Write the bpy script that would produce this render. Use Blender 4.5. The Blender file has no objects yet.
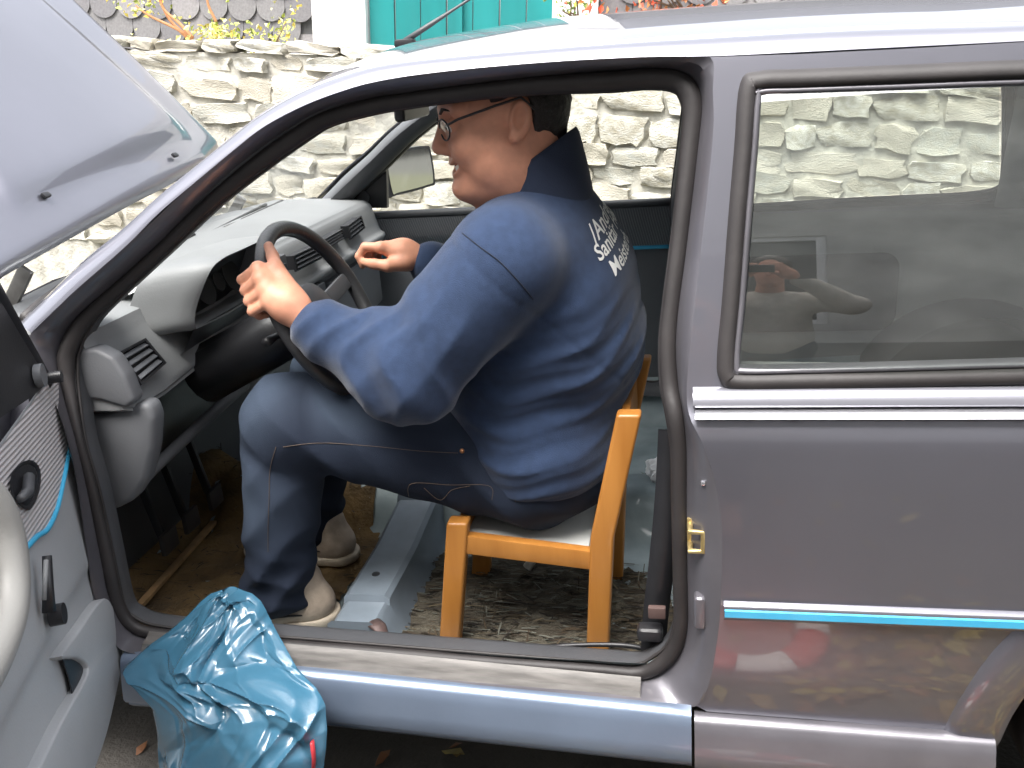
import bpy, bmesh, math, random
import numpy as np
from mathutils import Vector, Matrix
from mathutils.bvhtree import BVHTree

random.seed(7); np.random.seed(7)
SC = bpy.context.scene
COL = SC.collection
R_ = math.radians

# ------------------------------------------------------------------ camera
# The frame is the car's: X runs to the tail, Y across the car, Z up; y=0 is the driver's flank.
CXV, CYV = np.array([-4692.0, 41.0]), np.array([171.0, -334.0])      # vanishing points of the car's length and width
FPX = math.sqrt(-(CXV @ CYV))
_X = -np.array([CXV[0], CXV[1], FPX]); _X /= np.linalg.norm(_X)
_Y = np.array([CYV[0], CYV[1], FPX]); _Y /= np.linalg.norm(_Y)
_Z = np.cross(_X, _Y)
CR = np.stack([_X, _Y, _Z], 1)                                          # camera <- world
CC = np.array([0.0, -1.25, 1.36])
cam = bpy.data.cameras.new('camera'); camo = bpy.data.objects.new('camera', cam); COL.objects.link(camo)
rt, up, bk = CR.T @ [1, 0, 0], CR.T @ [0, -1, 0], CR.T @ [0, 0, -1]
camo.matrix_world = Matrix(((rt[0], up[0], bk[0], CC[0]), (rt[1], up[1], bk[1], CC[1]), (rt[2], up[2], bk[2], CC[2]), (0, 0, 0, 1)))
cam.sensor_width = 36; cam.lens = 36 * FPX / 1024; cam.clip_start = 0.02; cam.clip_end = 500
SC.camera = camo

# ------------------------------------------------------------------ light
SUN_EL, SUN_AZ = 68, 200
w = bpy.data.worlds.new('World'); SC.world = w; w.use_nodes = True
nt = w.node_tree; nt.nodes.clear()
sky = nt.nodes.new('ShaderNodeTexSky'); sky.sky_type = 'NISHITA'; sky.sun_disc = False
sky.sun_elevation = R_(SUN_EL); sky.sun_rotation = R_(SUN_AZ); sky.air_density = 1.0; sky.dust_density = 6.0; sky.ozone_density = 1.0
hs = nt.nodes.new('ShaderNodeHueSaturation'); hs.inputs['Saturation'].default_value = 0.28
bg = nt.nodes.new('ShaderNodeBackground'); bg.inputs['Strength'].default_value = 0.15
wo = nt.nodes.new('ShaderNodeOutputWorld')
nt.links.new(sky.outputs[0], hs.inputs['Color']); nt.links.new(hs.outputs[0], bg.inputs[0]); nt.links.new(bg.outputs[0], wo.inputs[0])
sl = bpy.data.lights.new('sun', 'SUN'); sl.energy = .9; sl.angle = R_(35); sl.color = (1, .97, .93)
so = bpy.data.objects.new('sun', sl); COL.objects.link(so)
az, el = R_(SUN_AZ), R_(SUN_EL)
sd = Vector((math.sin(az) * math.cos(el), math.cos(az) * math.cos(el), math.sin(el)))
so.rotation_euler = sd.to_track_quat('Z', 'Y').to_euler()
VS = SC.view_settings; VS.view_transform = 'Standard'; VS.look = 'None'; VS.gamma = 1; VS.use_curve_mapping = False
VS.exposure = 2.1

# ------------------------------------------------------------------ helpers
def ray(p): return CR.T @ np.array([p[0] - 512, p[1] - 384, FPX])
def on(p, ax, v):
    r = ray(p); t = (v - CC[ax]) / r[ax]; return CC + t * r
def onpl(p, n, p0):
    r = ray(p); n = np.array(n); return CC + (n @ (np.array(p0) - CC)) / (n @ r) * r
ZS = [.1, .24, .30, .40, .55, .75, .820, .842, .852, .90, 1.34, 1.5]
YS = [.09, .05, .012, 0, -.005, .003, .008, .018, .030, .045, .17, .22]
def ys(z): return float(np.interp(z, ZS, YS))
def US(p, off=0.0):
    y = .05
    for i in range(40):
        P = on(p, 1, y); y = .5 * y + .5 * (ys(P[2]) + off)
    return P
MIR = 1.6
def mir(P): return np.array([P[0], MIR - P[1], P[2]])

def tag(o, label=None, cat=None, group=None, kind=None):
    if label: o['label'] = label
    if cat: o['category'] = cat
    if group: o['group'] = group
    if kind: o['kind'] = kind
    return o
def empty(name, loc=(0, 0, 0), label=None, cat=None, group=None):
    o = bpy.data.objects.new(name, None); o.location = loc; o.empty_display_size = .1; COL.objects.link(o)
    return tag(o, label, cat, group)
def link(name, me, mat=None, parent=None):
    o = bpy.data.objects.new(name, me); COL.objects.link(o)
    if mat is not None:
        for m in (mat if isinstance(mat, (list, tuple)) else [mat]): me.materials.append(m)
    if parent is not None:
        o.parent = parent
        if parent.type == 'EMPTY' or parent.location.length > 0:
            M = Matrix.LocRotScale(parent.location, parent.rotation_euler, parent.scale)
            if parent.parent is not None:
                g = parent.parent; M = Matrix.LocRotScale(g.location, g.rotation_euler, g.scale) @ parent.matrix_parent_inverse @ M
            o.matrix_parent_inverse = M.inverted()
    return o
def mesh(name, V, F, mat=None, parent=None, smooth=True, sharp=None):
    me = bpy.data.meshes.new(name); me.from_pydata([tuple(map(float, v)) for v in V], [], F)
    bm = bmesh.new(); bm.from_mesh(me)
    bmesh.ops.remove_doubles(bm, verts=bm.verts, dist=1e-5)
    bmesh.ops.recalc_face_normals(bm, faces=bm.faces); bm.to_mesh(me); bm.free()
    if smooth:
        me.polygons.foreach_set('use_smooth', [True] * len(me.polygons))
        if sharp: me.set_sharp_from_angle(angle=R_(sharp))
    return link(name, me, mat, parent)
def cr(pts, n=6, closed=False):
    pts = [np.array(p, float) for p in pts]; out = []; N = len(pts)
    rng = range(N) if closed else range(N - 1)
    for i in rng:
        if closed: a, b, c, d = pts[i - 1], pts[i], pts[(i + 1) % N], pts[(i + 2) % N]
        else: a, b, c, d = pts[max(i - 1, 0)], pts[i], pts[i + 1], pts[min(i + 2, N - 1)]
        for k in range(n):
            t = k / n
            out.append(.5 * (2 * b + (c - a) * t + (2 * a - 5 * b + 4 * c - d) * t * t + (3 * b - a - 3 * c + d) * t ** 3))
    if not closed: out.append(pts[-1])
    return out
def loft(rings, closed_ring=False, closed_path=False, cap=False):
    """rings: list of equally long point lists -> V, F"""
    n = len(rings[0]); V = [p for r in rings for p in r]; F = []; m = len(rings)
    for i in range(m if closed_path else m - 1):
        for j in range(n if closed_ring else n - 1):
            a, b = i * n + j, i * n + (j + 1) % n; i2 = (i + 1) % m
            F.append((a, b, i2 * n + (j + 1) % n, i2 * n + j))
    if cap and closed_ring:
        F.append(tuple(range(n))); F.append(tuple((m - 1) * n + j for j in range(n)))
    return V, F
def tube(path, r, n=8, closed=False, flat=1.0, cap=True):
    path = [np.array(p, float) for p in path]; N = len(path); rings = []
    rr = r if hasattr(r, '__len__') else [r] * N
    up0 = None
    for i in range(N):
        a = path[i - 1] if (i or closed) else path[0]; b = path[(i + 1) % N] if (i < N - 1 or closed) else path[-1]
        t = b - a; t /= np.linalg.norm(t) + 1e-12
        if up0 is None:
            up0 = np.array([0, 0, 1.0]) if abs(t[2]) < .9 else np.array([1.0, 0, 0])
        s = np.cross(t, up0); s /= np.linalg.norm(s) + 1e-12; u = np.cross(s, t); up0 = u
        rings.append([path[i] + rr[i] * (math.cos(k * 2 * math.pi / n) * s + flat * math.sin(k * 2 * math.pi / n) * u) for k in range(n)])
    return loft(rings, True, closed, cap and not closed)
def boxm(name, c, size, mat, parent=None, rot=None, bev=.004, seg=2, taper=None):
    bm = bmesh.new(); bmesh.ops.create_cube(bm, size=1)
    for v in bm.verts:
        v.co = Vector((v.co.x * size[0], v.co.y * size[1], v.co.z * size[2]))
        if taper and v.co.z < 0: v.co.x *= taper; v.co.y *= taper
    if bev > 0: bmesh.ops.bevel(bm, geom=list(bm.edges), offset=bev, segments=seg, profile=.6, affect='EDGES')
    M = Matrix.Translation(Vector(c)) @ (rot.to_4x4() if rot is not None else Matrix.Identity(4))
    bmesh.ops.transform(bm, matrix=M, verts=bm.verts)
    me = bpy.data.meshes.new(name); bm.to_mesh(me); bm.free()
    me.polygons.foreach_set('use_smooth', [True] * len(me.polygons)); me.set_sharp_from_angle(angle=R_(35))
    return link(name, me, mat, parent)
def bar(name, a, b, w, h, mat, parent=None, bev=.004, upv=(0, 0, 1), ext=0.0):
    """bar from a to b, w across, h along upv"""
    a, b = Vector(a), Vector(b); t = (b - a).normalized(); s = t.cross(Vector(upv)).normalized(); u = s.cross(t)
    M = Matrix((s, u, t)).transposed()
    return boxm(name, (a + b) / 2, (w, h, (b - a).length + ext), mat, parent, M, bev)
def panel(name, outline, holes, mat, parent, yf, dz=.02, dx=.06, thick=.0, flip=False):
    """sheet cut to an (x,z) outline with holes, its depth y = yf(x,z), exact smooth normals"""
    bm = bmesh.new(); es = []
    for lp in [outline] + list(holes):
        vs = [bm.verts.new((p[0], 0, p[1])) for p in lp]
        es += [bm.edges.new((vs[i], vs[(i + 1) % len(vs)])) for i in range(len(vs))]
    bmesh.ops.triangle_fill(bm, use_beauty=True, use_dissolve=False, edges=es)
    xs = [p[0] for p in outline]; zs = [p[1] for p in outline]
    for z in np.arange(min(zs) + dz / 2, max(zs), dz):
        bmesh.ops.bisect_plane(bm, geom=list(bm.verts) + list(bm.edges) + list(bm.faces), plane_co=(0, 0, z), plane_no=(0, 0, 1), dist=1e-6)
    for x in np.arange(min(xs) + dx / 2, max(xs), dx):
        bmesh.ops.bisect_plane(bm, geom=list(bm.verts) + list(bm.edges) + list(bm.faces), plane_co=(x, 0, 0), plane_no=(1, 0, 0), dist=1e-6)
    for f in bm.faces:
        f.normal_update()
        if (f.normal.y > 0) != flip: f.normal_flip()
    N = []
    for v in bm.verts:
        x, z = v.co.x, v.co.z; e = .004
        gx = (yf(x + e, z) - yf(x - e, z)) / (2 * e); gz = (yf(x, z + e) - yf(x, z - e)) / (2 * e)
        n = Vector((gx, -1, gz)).normalized(); N.append(-n if flip else n)
        v.co.y = yf(x, z)
    me = bpy.data.meshes.new(name); bm.to_mesh(me); bm.free()
    me.polygons.foreach_set('use_smooth', [True] * len(me.polygons))
    me.normals_split_custom_set_from_vertices([tuple(n) for n in N])
    o = link(name, me, mat, parent)
    return o
def rrect(x0, x1, z0, z1, r, n=6):
    P = []
    for cx, cz, a0 in ((x1 - r, z1 - r, 0), (x0 + r, z1 - r, 90), (x0 + r, z0 + r, 180), (x1 - r, z0 + r, 270)):
        for k in range(n + 1):
            a = R_(a0 + 90 * k / n); P.append((cx + r * math.cos(a), cz + r * math.sin(a)))
    return P

# ------------------------------------------------------------------ materials
def mat(name, col, rough=.5, metal=0, coat=0, var=0.0, vscale=8, bump=0.0, bscale=40, spec=.5, col2=None, sheen=0, detail=4, stretch=None, trans=0, coatr=.03):
    m = bpy.data.materials.new(name); m.use_nodes = True; t = m.node_tree; b = t.nodes['Principled BSDF']
    b.inputs['Base Color'].default_value = (*col, 1); b.inputs['Roughness'].default_value = rough; b.inputs['Metallic'].default_value = metal
    b.inputs['Coat Weight'].default_value = coat; b.inputs['Coat Roughness'].default_value = coatr; b.inputs['Specular IOR Level'].default_value = spec
    if sheen: b.inputs['Sheen Weight'].default_value = sheen; b.inputs['Sheen Roughness'].default_value = .4
    tc = t.nodes.new('ShaderNodeTexCoord'); mp = t.nodes.new('ShaderNodeMapping'); t.links.new(tc.outputs['Object'], mp.inputs[0])
    if stretch: mp.inputs['Scale'].default_value = stretch
    if var or col2:
        n = t.nodes.new('ShaderNodeTexNoise'); n.inputs['Scale'].default_value = vscale; n.inputs['Detail'].default_value = detail
        t.links.new(mp.outputs[0], n.inputs['Vector'])
        r = t.nodes.new('ShaderNodeValToRGB'); r.color_ramp.elements[0].position = .33; r.color_ramp.elements[1].position = .67
        c2 = col2 or tuple(min(1, c * (1 + var)) for c in col); c1 = col if col2 else tuple(c * (1 - var) for c in col)
        r.color_ramp.elements[0].color = (*c1, 1); r.color_ramp.elements[1].color = (*c2, 1)
        t.links.new(n.outputs['Fac'], r.inputs[0]); t.links.new(r.outputs[0], b.inputs['Base Color'])
    if bump:
        n2 = t.nodes.new('ShaderNodeTexNoise'); n2.inputs['Scale'].default_value = bscale; n2.inputs['Detail'].default_value = 5
        t.links.new(mp.outputs[0], n2.inputs['Vector']); bp = t.nodes.new('ShaderNodeBump'); bp.inputs['Strength'].default_value = bump; bp.inputs['Distance'].default_value = .01
        t.links.new(n2.outputs['Fac'], bp.inputs['Height']); t.links.new(bp.outputs[0], b.inputs['Normal'])
    return m
def glassmat(name, tint=(.9, .95, .93), dirt=.06, dirtcol=(.55, .57, .54), refl=.085):
    m = bpy.data.materials.new(name); m.use_nodes = True; t = m.node_tree; t.nodes.clear()
    o = t.nodes.new('ShaderNodeOutputMaterial'); tr = t.nodes.new('ShaderNodeBsdfTransparent'); tr.inputs[0].default_value = (*tint, 1)
    gl = t.nodes.new('ShaderNodeBsdfGlossy'); gl.inputs['Roughness'].default_value = .015; geo = t.nodes.new('ShaderNodeNewGeometry'); dt = t.nodes.new('ShaderNodeVectorMath'); dt.operation = 'DOT_PRODUCT'
    t.links.new(geo.outputs['Normal'], dt.inputs[0]); t.links.new(geo.outputs['Incoming'], dt.inputs[1])
    def mth(op, a, b):
        m_ = t.nodes.new('ShaderNodeMath'); m_.operation = op
        for k_, v_ in ((0, a), (1, b)):
            if isinstance(v_, (int, float)): m_.inputs[k_].default_value = v_
            elif v_ is not None: t.links.new(v_, m_.inputs[k_])
        return m_.outputs[0]
    sch = mth('MULTIPLY_ADD', mth('POWER', mth('SUBTRACT', 1.0, mth('ABSOLUTE', dt.outputs['Value'], None)), 5.0), refl * 10)
    sch.node.inputs[2].default_value = refl; sch.node.use_clamp = True
    df = t.nodes.new('ShaderNodeBsdfDiffuse'); df.inputs[0].default_value = (*dirtcol, 1)
    m1 = t.nodes.new('ShaderNodeMixShader'); m2 = t.nodes.new('ShaderNodeMixShader')
    ns = t.nodes.new('ShaderNodeTexNoise'); ns.inputs['Scale'].default_value = 6; ns.inputs['Detail'].default_value = 6
    mm = t.nodes.new('ShaderNodeMapRange'); mm.inputs[1].default_value = .3; mm.inputs[2].default_value = .7; mm.inputs[3].default_value = dirt * .5; mm.inputs[4].default_value = dirt * 1.5
    t.links.new(ns.outputs['Fac'], mm.inputs[0]); t.links.new(mm.outputs[0], m1.inputs[0])
    t.links.new(tr.outputs[0], m1.inputs[1]); t.links.new(df.outputs[0], m1.inputs[2])
    t.links.new(sch, m2.inputs[0]); t.links.new(m1.outputs[0], m2.inputs[1]); t.links.new(gl.outputs[0], m2.inputs[2]); t.links.new(m2.outputs[0], o.inputs[0])
    return m
M = {}
M['paint'] = mat('grey_metallic_paint', (.185, .185, .215), .36, .75, 1.0, .05, 3, 0, coatr=.03)
M['sill'] = mat('sill_paint_sky_tint', (.185, .235, .32), .38, .55, .6, .08, 5, .03, 60)  # reflected sky put into the sill colour as a blue tint
M['jamb'] = mat('jamb_paint', (.13, .125, .14), .4, .45, .5, .12, 9, .02, 60)
M['rubber'] = mat('rubber', (.022, .019, .019), .58, 0, 0, .2, 12, .05, 90)
M['blackplastic'] = mat('black_plastic', (.014, .014, .016), .42, 0, 0, .15, 20, .05, 200)
M['greyplastic'] = mat('grey_plastic', (.17, .175, .178), .55, 0, 0, .06, 6, .06, 260)
M['midplastic'] = mat('mid_grey_plastic', (.12, .124, .132), .55, 0, 0, .06, 6, .06, 260)
M['darkplastic'] = mat('dark_grey_plastic', (.055, .057, .062), .5, 0, 0, .08, 6, .06, 260)
M['doorplastic'] = mat('door_trim', (.36, .37, .38), .5, 0, 0, .05, 5, .05, 220)
M['cyan'] = mat('cyan_strip', (.05, .38, .62), .4, 0, .2, .06, 20)
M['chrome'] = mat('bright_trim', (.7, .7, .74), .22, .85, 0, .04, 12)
M['metal'] = mat('dull_metal', (.35, .34, .32), .42, .85, 0, .2, 20, .05, 80)
M['brass'] = mat('zinc_yellow', (.62, .48, .22), .35, .8, 0, .2, 30)
M['glass'] = glassmat('side_glass', (.84, .88, .85), .05, refl=.17)
M['clearglass'] = glassmat('screen_glass', (.95, .97, .96), .03)
M['lens'] = glassmat('lens_glass', (.93, .93, .93), .01)
# ================================================================== CAR SHELL
car = empty('car', (-.5, .8, 0), 'dark grey metallic three-door hatchback with raised bonnet and open driver door', 'car')
def taper(x):
    a = .16 * max(0, (-1.25 - x) / 1.1) ** 2; b = .07 * max(0, (x - .55) / .8) ** 2
    return a + b
_zz = np.linspace(.1, 1.5, 281); _yy = np.interp(_zz, ZS, YS)
_k = np.exp(-.5 * (np.arange(-8, 9) / 2.2) ** 2); _k /= _k.sum()
_ys = np.convolve(np.pad(_yy, 8, 'edge'), _k, 'valid')
def yskin(x, z): return float(np.interp(z, _zz, _ys)) + taper(x)

RING = [((31,333),(60,345),(81,350)), ((60,305),(78,317),(94,323)), ((100,269),(118,281),(131,287)), ((140,233),(160,243),(172,249)),
 ((185,191),(205,198),(217,207)), ((225,157),(245,163),(258,175)), ((265,126),(283,135),(297,147)), ((310,104),(322,112),(330,126)),
 ((360,86),(365,100),(368,115)), ((400,77),(402,94),(404,108)), ((470,69),(470,85),(470,99)), ((540,63),(540,77),(540,93)),
 ((618,58),(612,71),(608,91)), ((690,54),(655,69),(650,88)), ((710,57),(680,72),(674,91)), ((714,66),(694,82),(683,102)),
 ((713,90),(700,100),(686,120)), ((713,137),(698,137),(683,146)), ((702,240),(687,240),(672,240)), ((692,330),(676,330),(661,330)),
 ((687,385),(678,385),(661,379)), ((689,414),(683,414),(667,414)), ((703,445),(686,447),(672,447)), ((717,490),(686,490),(673,490)),
 ((722,540),(686,540),(674,540)), ((721,597),(687,590),(675,590)), ((718,635),(687,625),(675,620)), ((710,680),(682,650),(668,642)),
 ((697,706),(665,671),(655,654)), ((660,703),(640,679),(636,663)), ((600,697),(599,675),(598,661)), ((500,687),(500,669),(500,653)),
 ((400,678),(400,661),(400,645)), ((300,669),(300,654),(300,637)), ((210,661),(205,646),(208,630)), ((150,656),(150,638),(156,624)),
 ((115,645),(128,628),(136,616)), ((95,600),(112,598),(126,605)), ((88,560),(103,560),(117,565)), ((78,490),(88,490),(101,490)),
 ((68,440),(76,440),(87,440)), ((50,390),(64,395),(80,389)), ((35,355),(58,365),(79,365))]
NS = 5
rP = cr([US(a) for a, b, c in RING], NS, True)
rSo = cr([US(b, .05) for a, b, c in RING], NS, True)
rSi = cr([US(c, .07) for a, b, c in RING], NS, True)
rM1 = [p * .55 + s * .45 + np.array([0, -.012, 0]) for p, s in zip(rP, rSo)]
rM2 = [p * .25 + s * .75 + np.array([0, -.002, 0]) for p, s in zip(rP, rSo)]
cenr = np.mean(rSi, axis=0)
rI1 = [p + np.array([0, .03, 0]) for p in rSi]
rI2 = [cenr + (p - cenr) * np.array([1.04, 1, 1.03]) + np.array([0, .055, 0]) for p in rSi]
rI3 = [cenr + (p - cenr) * np.array([1.10, 1, 1.06]) + np.array([0, .06, 0]) for p in rSi]
nR = len(rP)
def surround(far):
    g = (lambda L: [mir(p) for p in L]) if far else (lambda L: L)
    rings = [g(rP), g(rM1), g(rM2), g(rSo)]
    o = mesh('door_frame', *loft(rings, True), M['jamb'], car, sharp=40)
    mesh('inner_trim', *loft([g(rSi), g(rI1), g(rI2), g(rI3)], True), M['darkplastic'], o, sharp=50)
    path = [(a * .5 + b * .5) + np.array([0, -.006, 0]) for a, b in zip(g(rSo), g(rSi))]
    rad = [max(.008, .56 * np.linalg.norm((a - b)[[0, 2]])) for a, b in zip(rSo, rSi)]
    rad = list(np.convolve(np.pad(rad, 6, 'wrap'), np.ones(13) / 13, 'valid'))
    s = mesh('door_seal', *tube(path, rad, 10, True), M['rubber'], car)
    if far: tag(s, 'black rubber seal round the far door opening')
    # thin lip along the seal
    mesh('seal_lip', *tube([p + np.array([0, -.004, 0]) for p in g(rSi)], .0035, 6, True), M['rubber'], s)
    return o
surround(False); surround(True)

# ---- scuff plate on the door sill (between seal and sill panel)
def sillz(x): return float(np.interp(x, [-1.0, -.61, 0.0], [.384, .366, .334]))
tr = []
for x in np.linspace(-1.0, -.08, 24):
    z = sillz(x)
    tr.append([np.array([x, y, z + dz]) for y, dz in ((.012, -.002), (.020, .008), (.030, .010), (.040, .013), (.047, .017))])
mesh('scuff_plate', *loft(tr), mat('scuff_plate', (.10, .094, .088), .5, .15, 0, .3, 14, .05, 70, stretch=(1, 6, 6)), car, sharp=40)

# ---- quarter panel with its window opening and wheel arch
front = [tuple(US(a)[[0, 2]]) for a, b, c in RING[14:29]]
frontc = cr([np.array(p) for p in front], 4)
front = [tuple(p) for p in frontc]
arc_c, arc_r = (.82, .28), .345
low = [(.03, sillz(.03) - .012), (.2, .318), (.36, .312), (.44, .30)]
arch = [(arc_c[0] + arc_r * math.cos(a), arc_c[1] + arc_r * math.sin(a)) for a in np.linspace(R_(183), R_(-2), 30)]
rear = [(1.2, .26), (1.30, .30), (1.34, .45), (1.345, .62), (1.32, .80), (1.29, .90), (1.20, 1.05), (1.07, 1.25), (1.02, 1.335)]
top = [tuple(US(p)[[0, 2]]) for p in [(1024, 42), (900, 49), (800, 54)]]
top = [(.95, 1.328), (.7, 1.336)] + top
outline = front + low + arch + rear + top
# window outline (outer edge of its seal)
WO = [(736,150),(742,84),(760,73),(800,71),(900,67),(1024,62)]
wtop = [US(p)[[0, 2]] for p in WO]
wbot = [US(p)[[0, 2]] for p in [(1024,383),(900,386),(800,388),(735,388),(721,378),(719,355),(724,300),(730,220)]]
xr = .84
win_ctrl = [wtop[0], wtop[1], wtop[2], wtop[3], wtop[4], wtop[5], np.array([.62, 1.302]), np.array([xr - .06, 1.295]), np.array([xr - .005, 1.27]), np.array([xr + .02, 1.2]),
            np.array([xr + .06, .96]), np.array([xr + .04, .91]), np.array([.8, .892]), np.array([.62, .889])] + list(wbot)
win = [tuple(p) for p in cr(win_ctrl, 5, True)]
qp = panel('quarter_panel', outline, [win], M['paint'], car, yskin)
panel('far_quarter_panel', outline, [win], M['paint'], car, lambda x, z: MIR - yskin(x, z), flip=True)

def winset(far):
    g = (lambda P: mir(P)) if far else (lambda P: P)
    wc = np.mean(np.array(win), axis=0)
    def ring(inset, off):
        out = []
        n = len(win)
        for i in range(n):
            a, b = np.array(win[i - 2]), np.array(win[(i + 2) % n]); t = b - a; t /= np.linalg.norm(t); nn = np.array([-t[1], t[0]])
            p = np.array(win[i])
            if (wc - p) @ nn < 0: nn = -nn
            q = p + nn * inset; out.append(g(np.array([q[0], yskin(q[0], q[1]) + off, q[1]])))
        return out
    gl_out = ring(.030, .006)
    q2 = [(p[0], p[2]) for p in gl_out]
    # slightly bulged pane
    yf = lambda x, z: yskin(x, z) + .010 - .030 * max(0, 1 - ((z - 1.10) / .22) ** 2) - .020 * max(0, 1 - ((x - .45) / .42) ** 2)
    pane = panel('side_window', q2, [], M['glass'], car, (lambda x, z: MIR - yf(x, z)) if far else yf, dz=.03, flip=far)
    mesh('window_seal', *loft([ring(-.004, .004), ring(-.002, -.004), ring(.004, -.011), ring(.013, -.013), ring(.019, -.010), ring(.022, -.004)], True), M['rubber'], pane)
    mesh('seal_insert', *loft([ring(.021, -.004), ring(.024, -.008), ring(.029, -.006), ring(.032, .008)], True), M['jamb'], pane)
    return pane
winset(False); winset(True)

M['waist'] = mat('waist_paint', (.23, .23, .26), .34, .6, .6)
# ---- waist moulding (bright) along the quarter
def strip(name, x0, x1, prof, m, parent=car, far=False, n=30, endr=.0, yoff=0):
    rings = []
    for x in np.linspace(x0, x1, n):
        rings.append([(lambda P: mir(P) if far else P)(np.array([x, yskin(x, z) + dy + yoff, z])) for dy, z in prof])
    return mesh(name, *loft(rings, True, False, True), m, parent, sharp=50)
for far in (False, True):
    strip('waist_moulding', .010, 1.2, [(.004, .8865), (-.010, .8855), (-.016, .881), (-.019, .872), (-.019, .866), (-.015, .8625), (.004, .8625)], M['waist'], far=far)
    strip('shoulder_highlight', .013, 1.2, [(.004, .8590), (-.012, .8580), (-.019, .8535), (-.021, .8490), (-.014, .8460), (.004, .8455)], M['chrome'], far=far)  # bright strip added for the sky highlight along the body shoulder
    rs = strip('rub_strip', .055, .492, [(.004, .5475), (-.008, .546), (-.012, .542), (-.013, .523), (-.008, .517), (.004, .516)], M['paint'], far=far)
    strip('cyan_inlay', .056, .490, [(-.011, .5395), (-.0155, .538), (-.0155, .5265), (-.011, .5255)], M['cyan'], rs, far)

# ---- wheel-arch flare
def flare(far):
    rings = []
    for k, a in enumerate(np.linspace(R_(196), R_(-14), 44)):
        ca, sa = math.cos(a), math.sin(a); r = []
        for rr, dy in ((.418, .0015), (.410, -.007), (.395, -.012), (.365, -.014), (.342, -.012), (.336, -.004), (.334, .03), (.339, .055)):
            if k < 8: rr = rr + (.03 * (1 - k / 8) ** 2 if rr > .39 else 0)
            x, z = arc_c[0] + rr * ca, arc_c[1] + rr * sa; r.append(np.array([x, yskin(x, max(z, .25)) + dy, z]))
        rings.append([mir(p) for p in r] if far else r)
    return mesh('wheel_arch', *loft(rings), M['paint'], car, sharp=60)
flare(False); flare(True)

# ---- sill panels
def sill(far):
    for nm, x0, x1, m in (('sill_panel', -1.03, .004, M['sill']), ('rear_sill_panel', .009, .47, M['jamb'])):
        rings = []
        for x in np.linspace(x0, x1, 30):
            z = sillz(min(x, .0)) - (.012 if x > .005 else 0) - max(0, x) * .02
            e = min(1, abs(x - x1) / .02) if nm == 'sill_panel' else 1
            pr = [(.014, -.004), (.002, 0), (-.010, -.003 - .004 * (1 - e)), (-.016, -.010), (-.021, -.028), (-.028, -.058), (-.032, -.082), (-.028, -.091), (-.020, -.094), (-.021, -.101), (-.012, -.112), (.06, -.128), (.16, -.13)]
            rr = [np.array([x, y + .004, z + dz * 1.0]) for y, dz in pr]
            rings.append([mir(p) for p in rr] if far else rr)
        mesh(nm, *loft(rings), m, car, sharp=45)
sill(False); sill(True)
boxm('jacking_point', (.135, .03, .205), (.085, .06, .05), M['blackplastic'], car, bev=.004)
for x in (-.45, -.04): boxm('sill_plug', (x, -.006, sillz(x) - .014), (.006, .006, .006), M['darkplastic'], car, bev=.002)

# ---- B-pillar jamb: striker, bolts
P = US((698, 537), .03)
st = mesh('door_striker', *tube([P + d for d in ((-.012, .015, .016), (-.012, -.012, .016), (.008, -.014, .016), (.008, -.014, -.018), (-.012, -.012, -.018), (-.012, .015, -.018))], .005, 8), M['brass'], car, sharp=50)
boxm('striker_plate', P + np.array([0, .014, 0]), (.034, .006, .052), M['brass'], st, bev=.002)
boxm('pillar_rubber_stop', US((700, 610), .02), (.02, .025, .06), M['jamb'], car, bev=.008, seg=3)
for p in ((712, 467), (703, 483)): boxm('pillar_screw', US(p, .008), (.007, .006, .007), M['chrome'], car, bev=.002)

# ---- A-pillar skin + roof side rail, from the paint edge up to the windscreen / roof gutter
AP = [((31,333),(21,321)), ((60,305),(50,293)), ((78,288),(78,266)), ((125,247),(121,231)), ((160,212),(156,199)), ((205,174),(198,165)), ((234,150),(226,142)), ((265,126),(258,117)),
      ((305,105),(297,94)), ((345,90),(338,77)), ((379,81),(379,65)), ((438,72),(438,57.5)), ((540,62.5),(540,48.5)), ((640,57),(640,41)), ((713,56),(713,36.5)), ((800,52),(800,31.5)), ((900,47),(900,27.5)), ((1024,41),(1024,24))]
lo = [US(a) for a, b in AP]; hi = [US(b, .032) for a, b in AP]
for k in range(2):
    d = lo[-1] - lo[-2]; lo.append(lo[-1] + np.array([.27, .001, -.006])); hi.append(hi[-1] + np.array([.27, .001, -.006]))
lo, hi = cr(lo, 4), cr(hi, 4)
def rail(far):
    g = (lambda L: [mir(p) for p in L]) if far else (lambda L: L)
    up_ = [h + np.array([0, .006, .001]) for h in hi]
    mids = [[a * (1 - t) + b * t + np.array([0, -.007 * math.sin(math.pi * t), .004 * math.sin(math.pi * t)]) for a, b in zip(lo, hi)] for t in (.15, .35, .6, .82)]
    gut = [[h + np.array([0, dy, dz]) for h in hi] for dy, dz in ((.004, -.003), (.009, -.003), (.012, .004))]
    return mesh('roof_rail', *loft([g(lo)] + [g(m_) for m_ in mids] + [g(hi)] + [g(q) for q in gut]), M['paint'], car, sharp=70)
rail(False); rail(True)

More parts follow.
